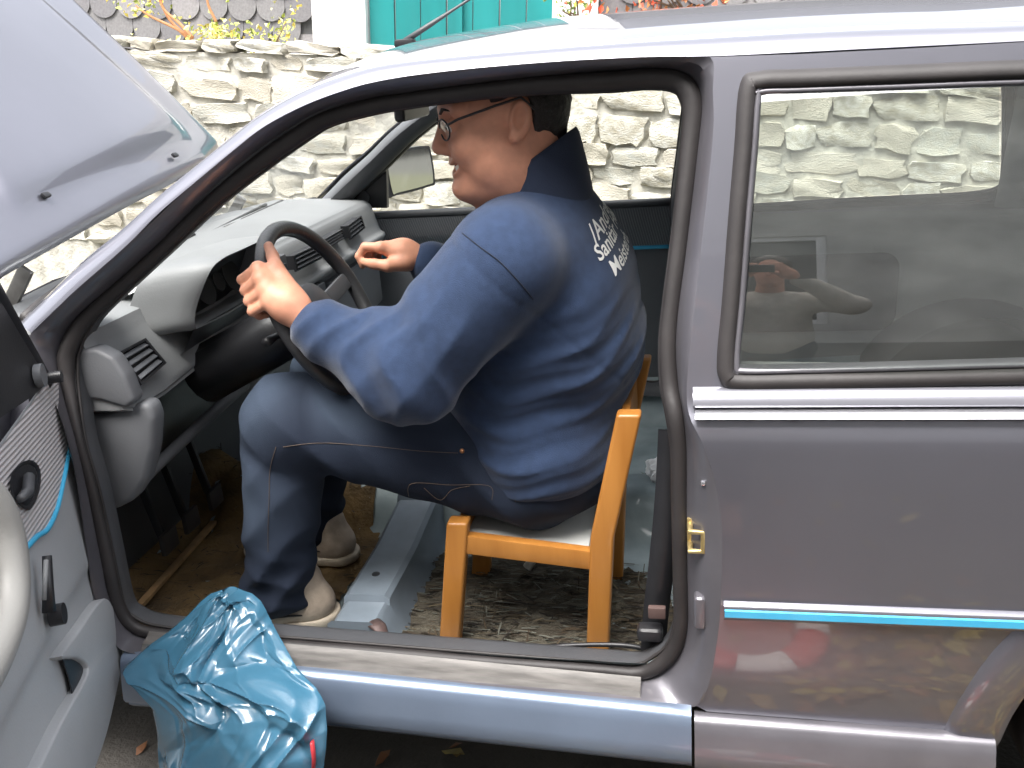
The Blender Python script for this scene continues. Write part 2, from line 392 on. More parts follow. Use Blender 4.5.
# ---- roof skin
gl = [h + np.array([0, .012, .003]) for h in hi]
ri = [i for i, h in enumerate(gl) if h[0] > -.60]
rows = []
def crown(t, x):
    s = min(1, max(0, (x + .60) / .35)); h = .036 + .024 * s
    q = 1 - abs(2 * t - 1) ** 2.3
    return h * q
for i in ri:
    p = gl[i]; row = []
    for t in np.linspace(0, 1, 33):
        y = p[1] + (MIR - 2 * p[1]) * t
        bow = .05 * (1 - (2 * t - 1) ** 2) * max(0, min(1, (-.25 - p[0]) / .35))
        row.append(np.array([p[0] - bow, y, p[2] + crown(t, p[0])]))
    rows.append(row)
roof = mesh('roof', *loft(rows), M['paint'], car)
hl = [[np.array([p[0], min(max(p[1], .24), MIR - .24), p[2] - .012]) for p in r] for r in rows]
mesh('headliner', *loft(hl), mat('headliner_fabric', (.20, .20, .20), .9, var=.05), car)
# aerial
ab = onpl((405, 42), (1, 0, 0), (-.50, 0, 0)) if False else on((405, 41), 1, .80)
at_ = on((456, 8), 1, .86)
ant = mesh('aerial', *tube([ab, ab + (at_ - ab) * .5, at_, at_ + (at_ - ab) * 3.2], [.0065, .0055, .003, .0018], 8), M['darkplastic'], car)
boxm('aerial_base', ab + np.array([0, 0, -.006]), (.045, .03, .02), M['blackplastic'], ant, bev=.007)

# ---- windscreen between the pillars, bowed forwards
wi = [i for i, h in enumerate(hi) if h[0] <= -.52]
def wpt(i, t, inset=.012):
    p = hi[i]; y = p[1] + inset + (MIR - 2 * (p[1] + inset)) * t
    k = i / max(wi); b = (.16 - .09 * k) * (1 - (2 * t - 1) ** 2)
    return np.array([p[0] - b, y, p[2] + .03 * k * (1 - (2 * t - 1) ** 2)])
mesh('windscreen', *loft([[wpt(i, t) for t in np.linspace(0, 1, 21)] for i in wi]), M['clearglass'], car)
mesh('windscreen_seal', *tube([wpt(wi[0], t) for t in np.linspace(0, 1, 21)], .012, 6), M['rubber'], car)
mesh('windscreen_header', *loft([[wpt(i, t) + np.array([.012, 0, -.006 - d]) for t in np.linspace(0, 1, 21)] for i, d in ((wi[-1] - 3, 0), (wi[-1], .0), (wi[-1], .03))]), M['darkplastic'], car)
# far A-pillar inner trim (and the near one): a rounded grey bar
for far in (False, True):
    pa = []
    for i in wi:
        p = hi[i] * .45 + lo[i] * .55 + np.array([.012, .045, -.014]); pa.append(mir(p) if far else p)
    mesh('pillar_trim', *tube(pa, .026, 10), M['midplastic'] if far else M['darkplastic'], car)
# interior mirror hanging from the header
bm_ = on((375, 118), 1, .80)
rm = boxm('interior_mirror', (-.60, .80, 1.285), (.025, .21, .055), M['blackplastic'], car, bev=.010, seg=3)
bar('mirror_stem', (-.62, .80, 1.30), (-.66, .80, 1.36), .014, .014, M['blackplastic'], rm)

# ---- bonnet, raised on its hinges
HN = np.array([.41, 0, .37]); HN /= np.linalg.norm(HN); HP = np.array([-1.34, 0, 1.21]); HU = np.array([-.67, 0, .742]); HU /= np.linalg.norm(HU)
hb = cr([onpl(p, HN, HP) for p in [(0,275),(60,243),(130,205),(165,187),(205,164)]] + [np.array([-1.305, 1.16, 1.172]), np.array([-1.330, 1.30, 1.200])], 6)
hrows = []
L_H = 1.02
for b in hb:
    row = []; y = b[1]; t = (y - .159) / (1.30 - .159)
    for s in np.linspace(0, 1, 40):
        d = s * L_H
        yy = .8 + (y - .8) * (1 - .10 * s ** 1.5) if False else y
        # raised centre field whose borders converge towards the nose
        e0, e1 = .30 - .10 * s, 1.30 - .0 * s
        edge = .165 + .13 * s
        h = .022 * (1 / (1 + math.exp(-(y - (.159 + edge)) / .008))) * (1 / (1 + math.exp((y - (1.30 - edge)) / .008))) * (1 / (1 + math.exp(-(d - .10) / .012)))
        cur = .035 * math.sin(math.pi * t) + .10 * s * (1 - s) - .10 * max(0, s - .85) ** 1.2
        row.append(b + HU * d + HN * (h + cur) + np.array([0, (0.8 - y) * .05 * s, 0]))
    hrows.append(row)
nb = len(hb)
# denser across
Vh = [[a for a in r] for r in hrows]
dense = []
for i in range(nb - 1):
    for k in range(5):
        t = k / 5; dense.append((hb[i] * (1 - t) + hb[i + 1] * t))
dense.append(hb[-1])
hrows = []
for b in dense:
    row = []; y = b[1]; t = (y - .159) / (1.30 - .159)
    for s in np.linspace(0, 1, 60):
        d = s * L_H; edge = .15 + .10 * s
        sg = lambda q: 1 / (1 + math.exp(-max(-40, min(40, q))))
        h = .020 * sg((y - (.159 + edge)) / .010) * sg(((1.30 - edge) - y) / .010) * sg((d - .11) / .012)
        cur = .012 * math.sin(math.pi * t) + .05 * s * (1 - s) - .25 * max(0, s - .86) ** 1.3
        edge_r = -.014 * (math.exp(-(y - .159) / .012) + math.exp(-(1.30 - y) / .012) + math.exp(-d / .010))
        row.append(b + HU * d + HN * (h + cur + edge_r) + np.array([0, (.8 - y) * .05 * s, 0]))
    hrows.append(row)
hood = mesh('bonnet', *loft(hrows), M['paint'], car)
hood.modifiers.new('thick', 'SOLIDIFY').thickness = .012; hood.modifiers['thick'].offset = -1
for p in ((46, 195), (175, 155)):
    q = onpl(p, HN, HP + HN * .022); boxm('washer_jet', q, (.012, .022, .008), M['blackplastic'], hood, Matrix((HU, (0, 1, 0), HN)).transposed(), bev=.003)
mesh('bonnet_prop', *tube([(-1.95, .35, .72), (-1.75, .38, 1.48)], .005, 6), M['metal'], car)
for y in (.30, 1.24): bar('bonnet_hinge', (-1.36, y, .94), (-1.27, y, 1.05), .012, .03, M['metal'], car)

# ---- scuttle (cowl) with drain tray, wiper arms
cw = []
for t in np.linspace(0, 1, 25):
    y = .10 + 1.4 * t; b = .14 * (1 - (2 * t - 1) ** 2)
    cw.append([np.array([-1.10 - b + dx, y, z]) for dx, z in ((.0, .965), (-.06, .955), (-.065, .925), (-.14, .92), (-.15, .95), (-.20, .955), (-.21, .90), (-.24, .60))])
mesh('scuttle', *loft(cw), mat('scuttle_black', (.07, .065, .065), .45, .1, 0, .3, 14, .08, 50), car, sharp=40)
for y, yl in ((.28, .75), (.80, 1.3)):
    wp = mesh('wiper', *tube([(-1.17, y, .98), (-1.20, y + .08, 1.0), (-1.20 - .03, yl, 1.015)], [.013, .009, .006], 8), M['blackplastic'], car)
    mesh('wiper_blade', *tube([(-1.19, y + .15, 1.005), (-1.22, yl + .1, 1.01)], .006, 6), M['rubber'], wp)
    boxm('wiper_spindle', (-1.17, y, .972), (.03, .03, .03), M['metal'], wp, bev=.008)
# engine bay bits glimpsed under the bonnet
eb = boxm('suspension_turret', (-1.42, .30, .86), (.16, .22, .10), M['jamb'], car, bev=.03, seg=3)
boxm('turret_cap', (-1.40, .28, .925), (.06, .06, .03), M['metal'], eb, bev=.01)
boxm('engine', (-1.85, .85, .62), (.45, .6, .30), M['darkplastic'], car, bev=.04, seg=3)
boxm('bulkhead', (-1.30, .8, .62), (.03, 1.36, .62), M['darkplastic'], car, bev=.005)

# ---- front wings, nose, tail: what stands beyond the frame
fo_c, fo_r = (-1.626, .28), .335
wing = [(-1.115, .38), (-1.115, .95), (-1.30, .925), (-1.7, .87), (-2.15, .77), (-2.33, .70), (-2.38, .55), (-2.36, .34), (-2.05, .27)] + \
       [(fo_c[0] + fo_r * math.cos(a), fo_c[1] + fo_r * math.sin(a)) for a in np.linspace(R_(182), R_(-2), 24)] + [(-1.2, .30), (-1.115, .30)]
panel('front_wing', wing, [], M['paint'], car, yskin); panel('front_wing', wing, [], M['paint'], car, lambda x, z: MIR - yskin(x, z), flip=True)
def cross(pts, y0, y1, n=9, bow=0):
    return loft([[np.array([x - bow * (1 - (2 * t - 1) ** 2), y0 + (y1 - y0) * t, z]) for x, z in pts] for t in np.linspace(0, 1, n)])
mesh('front_bumper', *cross([(-2.30, .72), (-2.36, .66), (-2.37, .58), (-2.41, .55), (-2.41, .38), (-2.36, .26), (-2.1, .22)], .20, 1.40, 11, .06), M['darkplastic'], car, sharp=40)
mesh('rear_bumper', *cross([(1.28, .60), (1.36, .57), (1.38, .45), (1.36, .30), (1.2, .24)], .07, 1.53, 11, -.04), M['darkplastic'], car, sharp=40)
tg = mesh('tailgate', *cross([(1.29, .60), (1.31, .72), (1.28, .92)], .09, 1.51, 11, -.03), M['paint'], car)
mesh('tailgate_glass', *cross([(1.28, .93), (1.18, 1.09), (1.05, 1.31)], .20, 1.40, 11, -.03), M['clearglass'], tg)
mesh('tailgate_top', *cross([(1.06, 1.30), (1.01, 1.345), (.98, 1.35)], .17, 1.43, 11, -.02), M['paint'], tg)
for s in (0, 1):
    pts = [(1.29, .92), (1.19, 1.09), (1.04, 1.33)]
    mesh('tail_pillar', *loft([[np.array([x, (y if not s else MIR - y), z]) for x, z in pts] for y in (.09, .14, .21)]), M['paint'], tg)

def wheel(x, y, out):
    prof_t = [(.155, .06), (.165, .075), (.20, .085), (.255, .082), (.275, .065), (.28, .03), (.28, -.04), (.27, -.07), (.2, -.08), (.155, -.06)]
    n = 36
    rg = [[np.array([x + r * math.cos(a), y + out * d, .28 + r * math.sin(a)]) for r, d in prof_t] for a in np.linspace(0, 2 * math.pi, n, endpoint=False)]
    ty = mesh('wheel', *loft(rg, True, True), M['rubber'], car)
    pr = [(.157, .06), (.15, .045), (.13, .03), (.09, .05), (.05, .055), (.0, .055)]
    rg = [[np.array([x + r * math.cos(a), y + out * d, .28 + r * math.sin(a)]) for r, d in pr] for a in np.linspace(0, 2 * math.pi, n, endpoint=False)]
    mesh('rim', *loft(rg, False, True), M['metal'], ty, sharp=40)
for x in (.82, -1.626):
    wheel(x, .14, -1); wheel(x, MIR - .14, 1)
    for yy in (.17, MIR - .17):
        rg = [[np.array([x + .335 * math.cos(a), yy + d, .28 + .335 * math.sin(a)]) for d in (-.12, .16)] for a in np.linspace(R_(-8), R_(188), 30)]
        mesh('wheel_housing', *loft(rg), M['blackplastic'], car)

# ---- floor pan, tunnel, cross member, inner sills
M['floorpaint'] = mat('pale_blue_floor_paint', (.25, .30, .31), .5, 0, .1, .25, 7, .12, 30, col2=(.13, .165, .175))
M['beampaint'] = mat('blue_grey_floor_paint', (.145, .175, .205), .42, .1, .2, .15, 9, .04, 60)
fx = [-1.62, -1.48, -1.30, -1.22, -.75, -.2, -.05, .06, .16, .30, .50, 1.25]
fz = [.62, .46, .30, .258, .250, .244, .246, .262, .345, .385, .395, .40]
fr_ = []
for x in np.linspace(-1.62, 1.25, 90):
    z0 = np.interp(x, fx, fz); row = []
    for y in np.linspace(.06, 1.54, 60):
        tn = .13 * math.exp(-((y - .8) / .10) ** 4) * np.interp(x, [-1.6, -.1, .15], [1, .9, .0])
        sl_ = .13 * (np.interp(y, [.06, .075, .13, .16], [1, .9, .25, 0]) + np.interp(y, [1.44, 1.47, 1.525, 1.54], [0, .25, .9, 1])) * (1 if x > -1.25 else .3)
        if x > .1: sl_ *= .4
        rib = .004 * math.sin(y * 60) * (1 if -.15 < x < .0 else 0)
        row.append(np.array([x, y, z0 + tn + sl_ + rib]))
    fr_.append(row)
mesh('floor_pan', *loft(fr_), M['floorpaint'], car)
# seat cross member with mounting flange
bt = [on((345, 634), 2, .30), ]
ring = []
xm = -.655
prof = [(-.085, .245), (-.062, .29), (-.055, .330), (-.045, .338), (.035, .338), (.045, .330), (.055, .29), (.082, .245)]
for y in (.195, .20, .285, .29, .50, .68, .70, .74):
    dz = .0 if y < .6 else (.02 if y < .69 else .05)
    dz2 = -.014 if y < .286 else 0
    ring.append([np.array([xm + dx, y, z + (dz + dz2 if z > .3 else 0)]) for dx, z in prof])
xb = mesh('seat_cross_member', *loft(ring), M['beampaint'], car, sharp=35)
mesh('front_flange', *loft([[np.array([xm + dx, .194, z + dz]) for dx, z in prof[1:-1]] for dz in (0, -.05)]), M['beampaint'], xb)
for dx, y, r in ((-.005, .37, .010), (.02, .155, .018)):
    pass
def disc(name, c, n, r, m, parent, k=20, th=.002):
    n = Vector(n).normalized(); s = n.orthogonal().normalized(); u = n.cross(s); c = Vector(c)
    rings = [[np.array(c + n * d + (s * math.cos(a) + u * math.sin(a)) * rr) for a in np.linspace(0, 2 * math.pi, k, endpoint=False)] for d, rr in ((0, r), (th, r), (th, r * .5))]
    V, F = loft(rings, True); F.append(tuple(len(V) - k + i for i in range(k)))
    return mesh(name, V, F, m, parent, sharp=40)
disc('locating_hole', (-.665, .37, .337), (0, 0, 1), .009, M['blackplastic'], xb)
disc('mounting_hole', (-.640, .192, .296), (0, -1, 0), .017, M['blackplastic'], xb)
mesh('seat_bracket', *tube([(-.620, .21, .328), (-.600, .192, .330), (-.588, .186, .30), (-.580, .186, .262)], [.016, .015, .012, .010], 8, flat=.3), mat('rusty_bracket', (.09, .06, .055), .6, .3, var=.4, vscale=40), xb)
mesh('rear_seat_panel', *cross([(.13, .30), (.17, .40), (.20, .40)], .2, 1.4), M['floorpaint'], car)
M['sidetrim'] = mat('side_trim', (.20, .205, .20), .7, 0, 0, .06, 5, .05, 200)
# inner walls of the rear: trim panels on both sides
for far in (False, True):
    f_ = lambda x, z, far=far: (MIR - (yskin(x, z) + .075)) if far else yskin(x, z) + .075
    o = panel('side_trim_panel', [(.06, .34), (1.15, .34), (1.2, .87), (.06, .90)], [], M['sidetrim'], car, f_, flip=not far)
    if far: panel('elbow_recess', rrect(.10, .62, .52, .76, .05), [], M['blackplastic'], o, lambda x, z: MIR - (yskin(x, z) + .079), flip=False)
# parcel-shelf supports / C-pillar trims
for far in (False, True):
    g = mir if far else (lambda p: p)
    rows_ = [[g(np.array([x, yskin(x, z) + d, z])) for z in np.linspace(.88, 1.30, 8)] for x, d in ((.86, .03), (.88, .07), (1.05, .09))]
    mesh('rear_pillar_trim', *loft(rows_), M['greyplastic'], car)
# ================================================================== DASHBOARD
dash = empty('dashboard', (-1.1, .8, .6)); dash.parent = car; dash.matrix_parent_inverse = Matrix.LocRotScale(car.location, car.rotation_euler, car.scale).inverted()
def dsec(y):
    """cross-section (x,z) from screen base round to the underside"""
    # driver end, main, passenger end blend
    k = np.interp(y, [.13, .26, .34, .60, .66, 1.0, 1.47], [0, 0, .3, .35, .8, 1, 1])
    A = np.array([(-1.30, .86), (-1.27, .975), (-1.16, .980), (-1.06, .968), (-1.044, .950), (-1.036, .926), (-.988, .830), (-.990, .813), (-1.0, .806), (-1.12, .80), (-1.2, .74)])
    B = np.array([(-1.34, .88), (-1.30, 1.000), (-1.10, 1.010), (-.985, 1.000), (-.962, .992), (-.948, .975), (-.930, .905), (-.915, .893), (-.918, .875), (-.960, .855), (-.98, .62)])
    return A * (1 - k) + B * k
ysn = [.128, .131, .138, .15, .18, .24, .30, .36, .45, .55, .62, .68, .76, .9, 1.05, 1.2, 1.34, 1.42, 1.45, 1.462]
rows = []
for y in ysn:
    s = dsec(y); c0 = s.mean(0); e = min(y - .126, 1.464 - y); q = 1 - .18 * max(0, 1 - e / .03) ** 2
    bow = .10 * (1 - ((y - .8) / .68) ** 2)
    rows.append([np.array([c0[0] + (p[0] - c0[0]) * q - (bow if i < 3 else 0) * (1 if i < 2 else .5), y, c0[1] + (p[1] - c0[1]) * q]) for i, p in enumerate(s)])
rows = [cr(r, 3) for r in rows]
V, F = loft(rows); n0 = len(rows[0]); F.append(tuple(range(n0))); F.append(tuple(len(V) - n0 + i for i in range(n0)))
mesh('dash_moulding', V, F, M['greyplastic'], dash, sharp=40)
mesh('defroster_slot', *loft([[np.array([x, y, z]) for x, z in ((-1.235, 1.008), (-1.215, 1.0105))] for y in np.linspace(.95, 1.35, 12)]), M['darkplastic'], dash)
# rounded dark end cap beside the door and the lower pod below it
def extr(name, px, y0, y1, m, parent, bev=.012, seg=3):
    P = [on(p, 1, y0) for p in px]; n = len(P)
    bm = bmesh.new(); a = [bm.verts.new((p[0], y0, p[2])) for p in P]; b = [bm.verts.new((p[0], y1, p[2])) for p in P]
    f0 = bm.faces.new(a); bm.faces.new(b[::-1])
    for i in range(n): bm.faces.new((a[i], b[i], b[(i + 1) % n], a[(i + 1) % n]))
    bmesh.ops.recalc_face_normals(bm, faces=bm.faces)
    bmesh.ops.bevel(bm, geom=list(bm.edges), offset=bev, segments=seg, profile=.5, affect='EDGES', clamp_overlap=True)
    me = bpy.data.meshes.new(name); bm.to_mesh(me); bm.free()
    me.polygons.foreach_set('use_smooth', [True] * len(me.polygons)); me.set_sharp_from_angle(angle=R_(50))
    return link(name, me, m, parent)
extr('dash_end_cap', [(70,350),(95,349),(112,358),(124,376),(134,402),(126,409),(100,401),(70,398)], .122, .16, M['midplastic'], dash, .008)
extr('lower_pod', [(70,412),(100,417),(134,404),(148,404),(154,420),(152,452),(145,482),(132,502),(112,512),(95,508),(70,470)], .14, .185, M['midplastic'], dash, .012)
extr('pod_slot', [(84,402),(104,403),(132,408),(104,415),(84,414)], .138, .17, M['blackplastic'], dash, .002, 1)
mesh('parcel_tray_lip', *tube(cr([on((144,478), 1, .25), on((160,462), 1, .29), on((190,434), 1, .38), on((225,402), 1, .50), on((245,385), 1, .62)], 6), .013, 8), M['midplastic'], dash)
mesh('lower_dash', *loft([[np.array([x, y, z]) for x, z in ((-1.06, .80), (-1.10, .70), (-1.10, .62), (-1.25, .58))] for y in np.linspace(.25, 1.44, 6)]), M['blackplastic'], dash)
def vent(name, corners, nsl, parent, frame=.008, nrm=(.85, 0, .5), depth=.02):
    """corners tl, tr, br, bl (world); frame plus slats"""
    C = [np.array(q, float) for q in corners]; nv = np.cross(C[1] - C[0], C[3] - C[0]); nv /= np.linalg.norm(nv)
    if nv @ np.array(nrm) < 0: nv = -nv
    C = [q + nv * .008 for q in C]
    c0 = sum(C) / 4
    ins = [c0 + (q - c0) * .86 for q in C]
    fr = mesh(name, *loft([[q + nv * .001 for q in C], [q + nv * .006 for q in C], [q + nv * .006 for q in ins], [q - nv * depth for q in ins]], True), M['blackplastic'], parent, sharp=30)
    V, F = [q - nv * .004 for q in ins], [(0, 1, 2, 3)]
    mesh('vent_back', V, F, M['blackplastic'], fr, False)
    for k in range(nsl):
        t = (k + .5) / nsl
        a, b = ins[0] * (1 - t) + ins[3] * t + nv * .002, ins[1] * (1 - t) + ins[2] * t + nv * .002
        bar('slat', a, b, .010, .003, M['darkplastic'] if nsl == 3 else M['midplastic'], fr, .001, upv=tuple(nv * .6 + np.array([0, 0, .8])))
    return fr
vent('air_vent', [on((113,356), 1, .162), on((141,341), 1, .245), on((162,366), 1, .245), on((137,388), 1, .162)], 4, dash)
# instrument binnacle
near = [on(p, 1, y) for p, y in (((193,328), .300), ((194,308), .300), ((207,272), .312), ((220,258), .355), ((239,249), .46))]
ym = .46
rim = near + [np.array([p[0], 2 * ym - p[1], p[2]]) for p in near[-2::-1]] + [np.array([-.945, .60, .912]), np.array([-.948, .46, .905]), np.array([-.945, .33, .912])]
rim = cr(rim, 5, True); rc = np.mean(rim, axis=0)
rg = lambda s, dx, dz=0: [np.array([rc[0] + (p[0] - rc[0]) + dx, rc[1] + (p[1] - rc[1]) * s, rc[2] + (p[2] - rc[2]) * s + dz]) for p in rim]
bn = mesh('instrument_hood', *loft([rg(1.10, -.14, -.02), rg(1.06, -.09, -.006), rg(1.03, -.035, 0), rg(1.01, -.006), rg(.97, .003), rg(.90, -.004), rg(.86, -.055)], True), M['greyplastic'], dash, sharp=45)
V = rg(.87, -.053); mesh('instrument_face', V, [tuple(range(len(V)))], M['blackplastic'], bn, False)
for yy, r in ((.40, .035), (.52, .035), (.46, .02)):
    disc('dial', (-.958, yy, .975), (.95, 0, .3), r, mat('dial_face', (.008, .008, .009), .7), bn, 24)
mesh('hood_lower', *loft([[np.array([x, y, z]) for x, z in ((-.945, .915), (-.975, .87), (-1.02, .84))] for y in (.31, .40, .50, .60)]), M['darkplastic'], bn)
# centre and passenger face: switch bank, vents, shelf edge
X0 = -.928
fq = lambda p: on(p, 0, X0)
vent('air_vent', [fq((288,256)), fq((316,243)), fq((318,258)), fq((291,272))], 3, dash, nrm=(1, 0, .2))
vent('air_vent', [fq((319,240)), fq((338,229)), fq((341,238)), fq((321,250))], 3, dash, nrm=(1, 0, .2))
vent('air_vent', [fq((343,226)), fq((357,216)), fq((361,228)), fq((346,240))], 3, dash, nrm=(1, 0, .2))
sw = boxm('switch_panel', fq((278, 270)) + np.array([-.004, 0, 0]), (.02, .09, .06), M['darkplastic'], dash, bev=.006)
for k, p in enumerate(((271, 272), (280, 268), (276, 279))): boxm('rocker_switch', fq(p) + np.array([.008, 0, 0]), (.012, .022, .02), M['blackplastic'], sw, bev=.003)
hc = boxm('heater_panel', (-.935, .80, .80), (.04, .24, .13), M['darkplastic'], dash, bev=.008)
for y in (.73, .80, .87): disc('heater_knob', (-.914, y, .80), (1, 0, .1), .018, M['midplastic'], hc, 18, .018)
boxm('glovebox_lid', (-.955, 1.20, .76), (.04, .42, .16), M['midplastic'], dash, bev=.02, seg=3)
mesh('screen_highlight', *loft([[np.array([x, y, .992]) for y in (.30, .52)] for x in (-1.16, -1.06)]), mat('highlight_white', (.8, .8, .78), .7), dash).name = 'highlight_sheet'  # white sheet added on the dash in place of the windscreen highlight

# ---- steering wheel
wc, wa, wr = np.array([-.70, .385, .93]), R_(25), .176
T = np.array([-math.sin(wa), 0, math.cos(wa)]); NW = np.array([math.cos(wa), 0, math.sin(wa)])
def wp(phi, r, d=0): return wc + r * (math.cos(phi) * np.array([0, 1, 0]) + math.sin(phi) * T) + d * NW
steer = mesh('steering_wheel', *tube([wp(a, wr) for a in np.linspace(0, 2 * math.pi, 48, endpoint=False)], .0155, 12, True), mat('wheel_leather', (.03, .03, .032), .4, bump=.1, bscale=200), car)
hub = [[wp(a, r, d) for a in np.linspace(0, 2 * math.pi, 24, endpoint=False)] for r, d in ((.05, -.06), (.062, -.03), (.062, -.008), (.05, 0), (.02, .003), (.001, .003))]
mesh('hub', *loft(hub, True), M['darkplastic'], steer, sharp=50)
for a in (R_(8), R_(172), R_(235), R_(305)):
    bar('spoke', wp(a, .05, -.02), wp(a, wr - .004, -.002), .034, .014, M['darkplastic'], steer, .005, upv=tuple(NW))
mesh('column_shroud', *tube([wc - NW * .05, wc - NW * .12, wc - NW * .32], [.045, .058, .062], 14), M['blackplastic'], car)
for s, px in ((-1, (240, 325)),):
    e0 = wc - NW * .07 + np.array([0, -.045, 0]); st_ = mesh('column_stalk', *tube([e0, e0 + np.array([.0, -.06, .005]), e0 + np.array([.01, -.115, .012])], [.007, .007, .010], 8), M['blackplastic'], car)
# pedals in the dark footwell
for y in (.40, .50, .62):
    pd = bar('pedal', (-1.22, y, .62), (-1.18, y, .40), .012, .02, M['blackplastic'], car); boxm('pedal_pad', (-1.165, y, .39), (.012, .06, .05), M['rubber'], pd, bev=.003)

# ================================================================== DRIVER'S DOOR (swung open 65 degrees)
TH = R_(65); DD = np.array([math.cos(TH), -math.sin(TH), 0]); DH = np.array([-1.06, .02, 0]); DN = np.array([math.sin(TH), math.cos(TH), 0])
def dw(u, z, n=0): return DH + DD * u + DN * n + np.array([0, 0, z])
def dpx(p, n=0): return onpl(p, DN, DH + DN * n)
def duz(p, n=0): q = dpx(p, n); return float((q - DH) @ DD), float(q[2])
door = empty('driver_door', (-1.06, .02, .34)); door.parent = car; door.matrix_parent_inverse = Matrix.LocRotScale(car.location, car.rotation_euler, car.scale).inverted()
def uedge(z): return float(np.interp(z, [.34, .40, .454, .555, .68, .796, .886, .93], [-.090, -.076, -.066, -.065, -.078, -.088, -.080, -.04]))
def zl(u): return float(np.interp(u, [-.05, .25, .56, 1.1], [.552, .6, .638, .66]))
zz = np.linspace(.345, .915, 50); rows = []
for s in np.linspace(0, 1, 70):
    row = []
    for z in zz:
        u = uedge(z) + (1.06 - uedge(z)) * s
        n = -.008 / (1 + math.exp(-(zl(u) - z) / .004))
        n -= .004 * math.exp(-s * 90) + .006 * math.exp(-(z - .345) / .010)
        row.append(dw(u, z, n))
    rows.append(row)
mesh('door_card', *loft(rows), M['doorplastic'], door)
osk = [[dw(u, z, -.10 + .03 * ((z - .6) / .3) ** 2) for z in np.linspace(.33, .90, 20)] for u in np.linspace(-.06, 1.10, 12)]
mesh('door_skin', *loft(osk), M['paint'], door)
mesh('door_edge', *loft([[dw(uedge(z) + .004, z, -.02) for z in zz], [dw(uedge(z) - .004, z, -.05) for z in zz], [dw(-.06, z, -.098) for z in zz]]), M['paint'], door)
mesh('door_bottom', *loft([[dw(u, .347, -.02), dw(u, .333, -.05), dw(u, .335, -.09)] for u in np.linspace(-.06, 1.06, 10)]), M['paint'], door)
# ribbed cloth insert
cl = mat('ribbed_cloth', (.42, .40, .40), .85, 0, 0, .06, 30, 0)
t = cl.node_tree; wv = t.nodes.new('ShaderNodeTexWave'); wv.wave_type = 'BANDS'; wv.bands_direction = 'Z'; wv.inputs['Scale'].default_value = 42; wv.inputs['Distortion'].default_value = .3
tc = t.nodes.new('ShaderNodeTexCoord'); mp = t.nodes.new('ShaderNodeMapping'); mp.inputs['Rotation'].default_value = (0, R_(12), 0)
t.links.new(tc.outputs['Object'], mp.inputs[0]); t.links.new(mp.outputs[0], wv.inputs[0])
mx = t.nodes.new('ShaderNodeMix'); mx.data_type = 'RGBA'; mx.inputs[6].default_value = (.36, .34, .34, 1); mx.inputs[7].default_value = (.50, .48, .48, 1)
t.links.new(wv.outputs['Fac'], mx.inputs[0]); t.links.new(mx.outputs[2], t.nodes['Principled BSDF'].inputs['Base Color'])
bp = t.nodes.new('ShaderNodeBump'); bp.inputs['Strength'].default_value = .5; bp.inputs['Distance'].default_value = .003; t.links.new(wv.outputs['Fac'], bp.inputs['Height']); t.links.new(bp.outputs[0], t.nodes['Principled BSDF'].inputs['Normal'])
M['cloth'] = cl
pipe = [(-.070, .790), (-.050, .782), (-.009, .772), (.06, .752), (.13, .735), (.204, .735), (.264, .752), (.38, .772), (.45, .780), (.7, .79), (1.03, .80)]
pipc = cr([np.array(p) for p in pipe], 5)
rows = [[dw(p[0], p[1] + (.912 - p[1]) * t, .0015 + .003 * math.sin(math.pi * min(1, t * 1.0))) for t in np.linspace(0, 1, 8)] for p in pipc]
rows = [[dw(max(uedge(p[1] + (.912 - p[1]) * t) + .003, p[0]) if i == 0 else p[0], p[1] + (.912 - p[1]) * t, .002) for t in np.linspace(0, 1, 8)] for i, p in enumerate(pipc)]
mesh('cloth_insert', *loft(rows), cl, door)
mesh('blue_piping', *tube([dw(p[0], p[1], .003) for p in pipc], .0045, 8), M['cyan'], door)
# release-handle recess
hp = cr([np.array(duz(p)) for p in [(8,497),(6,478),(16,464),(28,461),(36,470),(36,488),(30,505),(22,511)]], 4, True); hm = np.mean(hp, axis=0)
rc_ = mesh('handle_recess', *loft([[dw(*p, .006) for p in hp], [dw(*(hm + (p - hm) * .9), .006) for p in hp], [dw(*(hm + (p - hm) * .82), .004) for p in hp]], True), M['blackplastic'], door)
V = [dw(*(hm + (p - hm) * .83), .0035) for p in hp]; mesh('recess_bottom', V, [tuple(range(len(V)))], M['blackplastic'], rc_, False)
mesh('release_lever', *tube([dpx((29,476), .012), dpx((28,492), .014), dpx((20,499), .012)], [.008, .009, .006], 8), M['darkplastic'], rc_)
# armrest with pull loop
ap = cr([dpx(p, n) for p, n in (((-46,470), .01), ((-20,486), .025), ((-2,508), .035), ((9,540), .038), ((13,580), .038), ((10,615), .038), ((-2,650), .038), ((-24,690), .038), ((-66,750), .03))], 6)
mesh('armrest', *tube(ap, .017, 12, flat=1.2), mat('armrest_plastic', (.26, .255, .24), .5, bump=.05, bscale=200), door)
# window crank
ck = mesh('window_crank', *tube([dpx((47,556), .022), dpx((48,585), .02), dpx((49,612), .016)], [.007, .008, .010], 8), M['blackplastic'], door)
mesh('crank_strip', *tube([dpx((46,560), .031), dpx((44,600), .026)], .0035, 6), M['greyplastic'], ck)
disc('crank_knob', dpx((50, 616), .006), DN, .016, M['blackplastic'], ck, 20, .02)
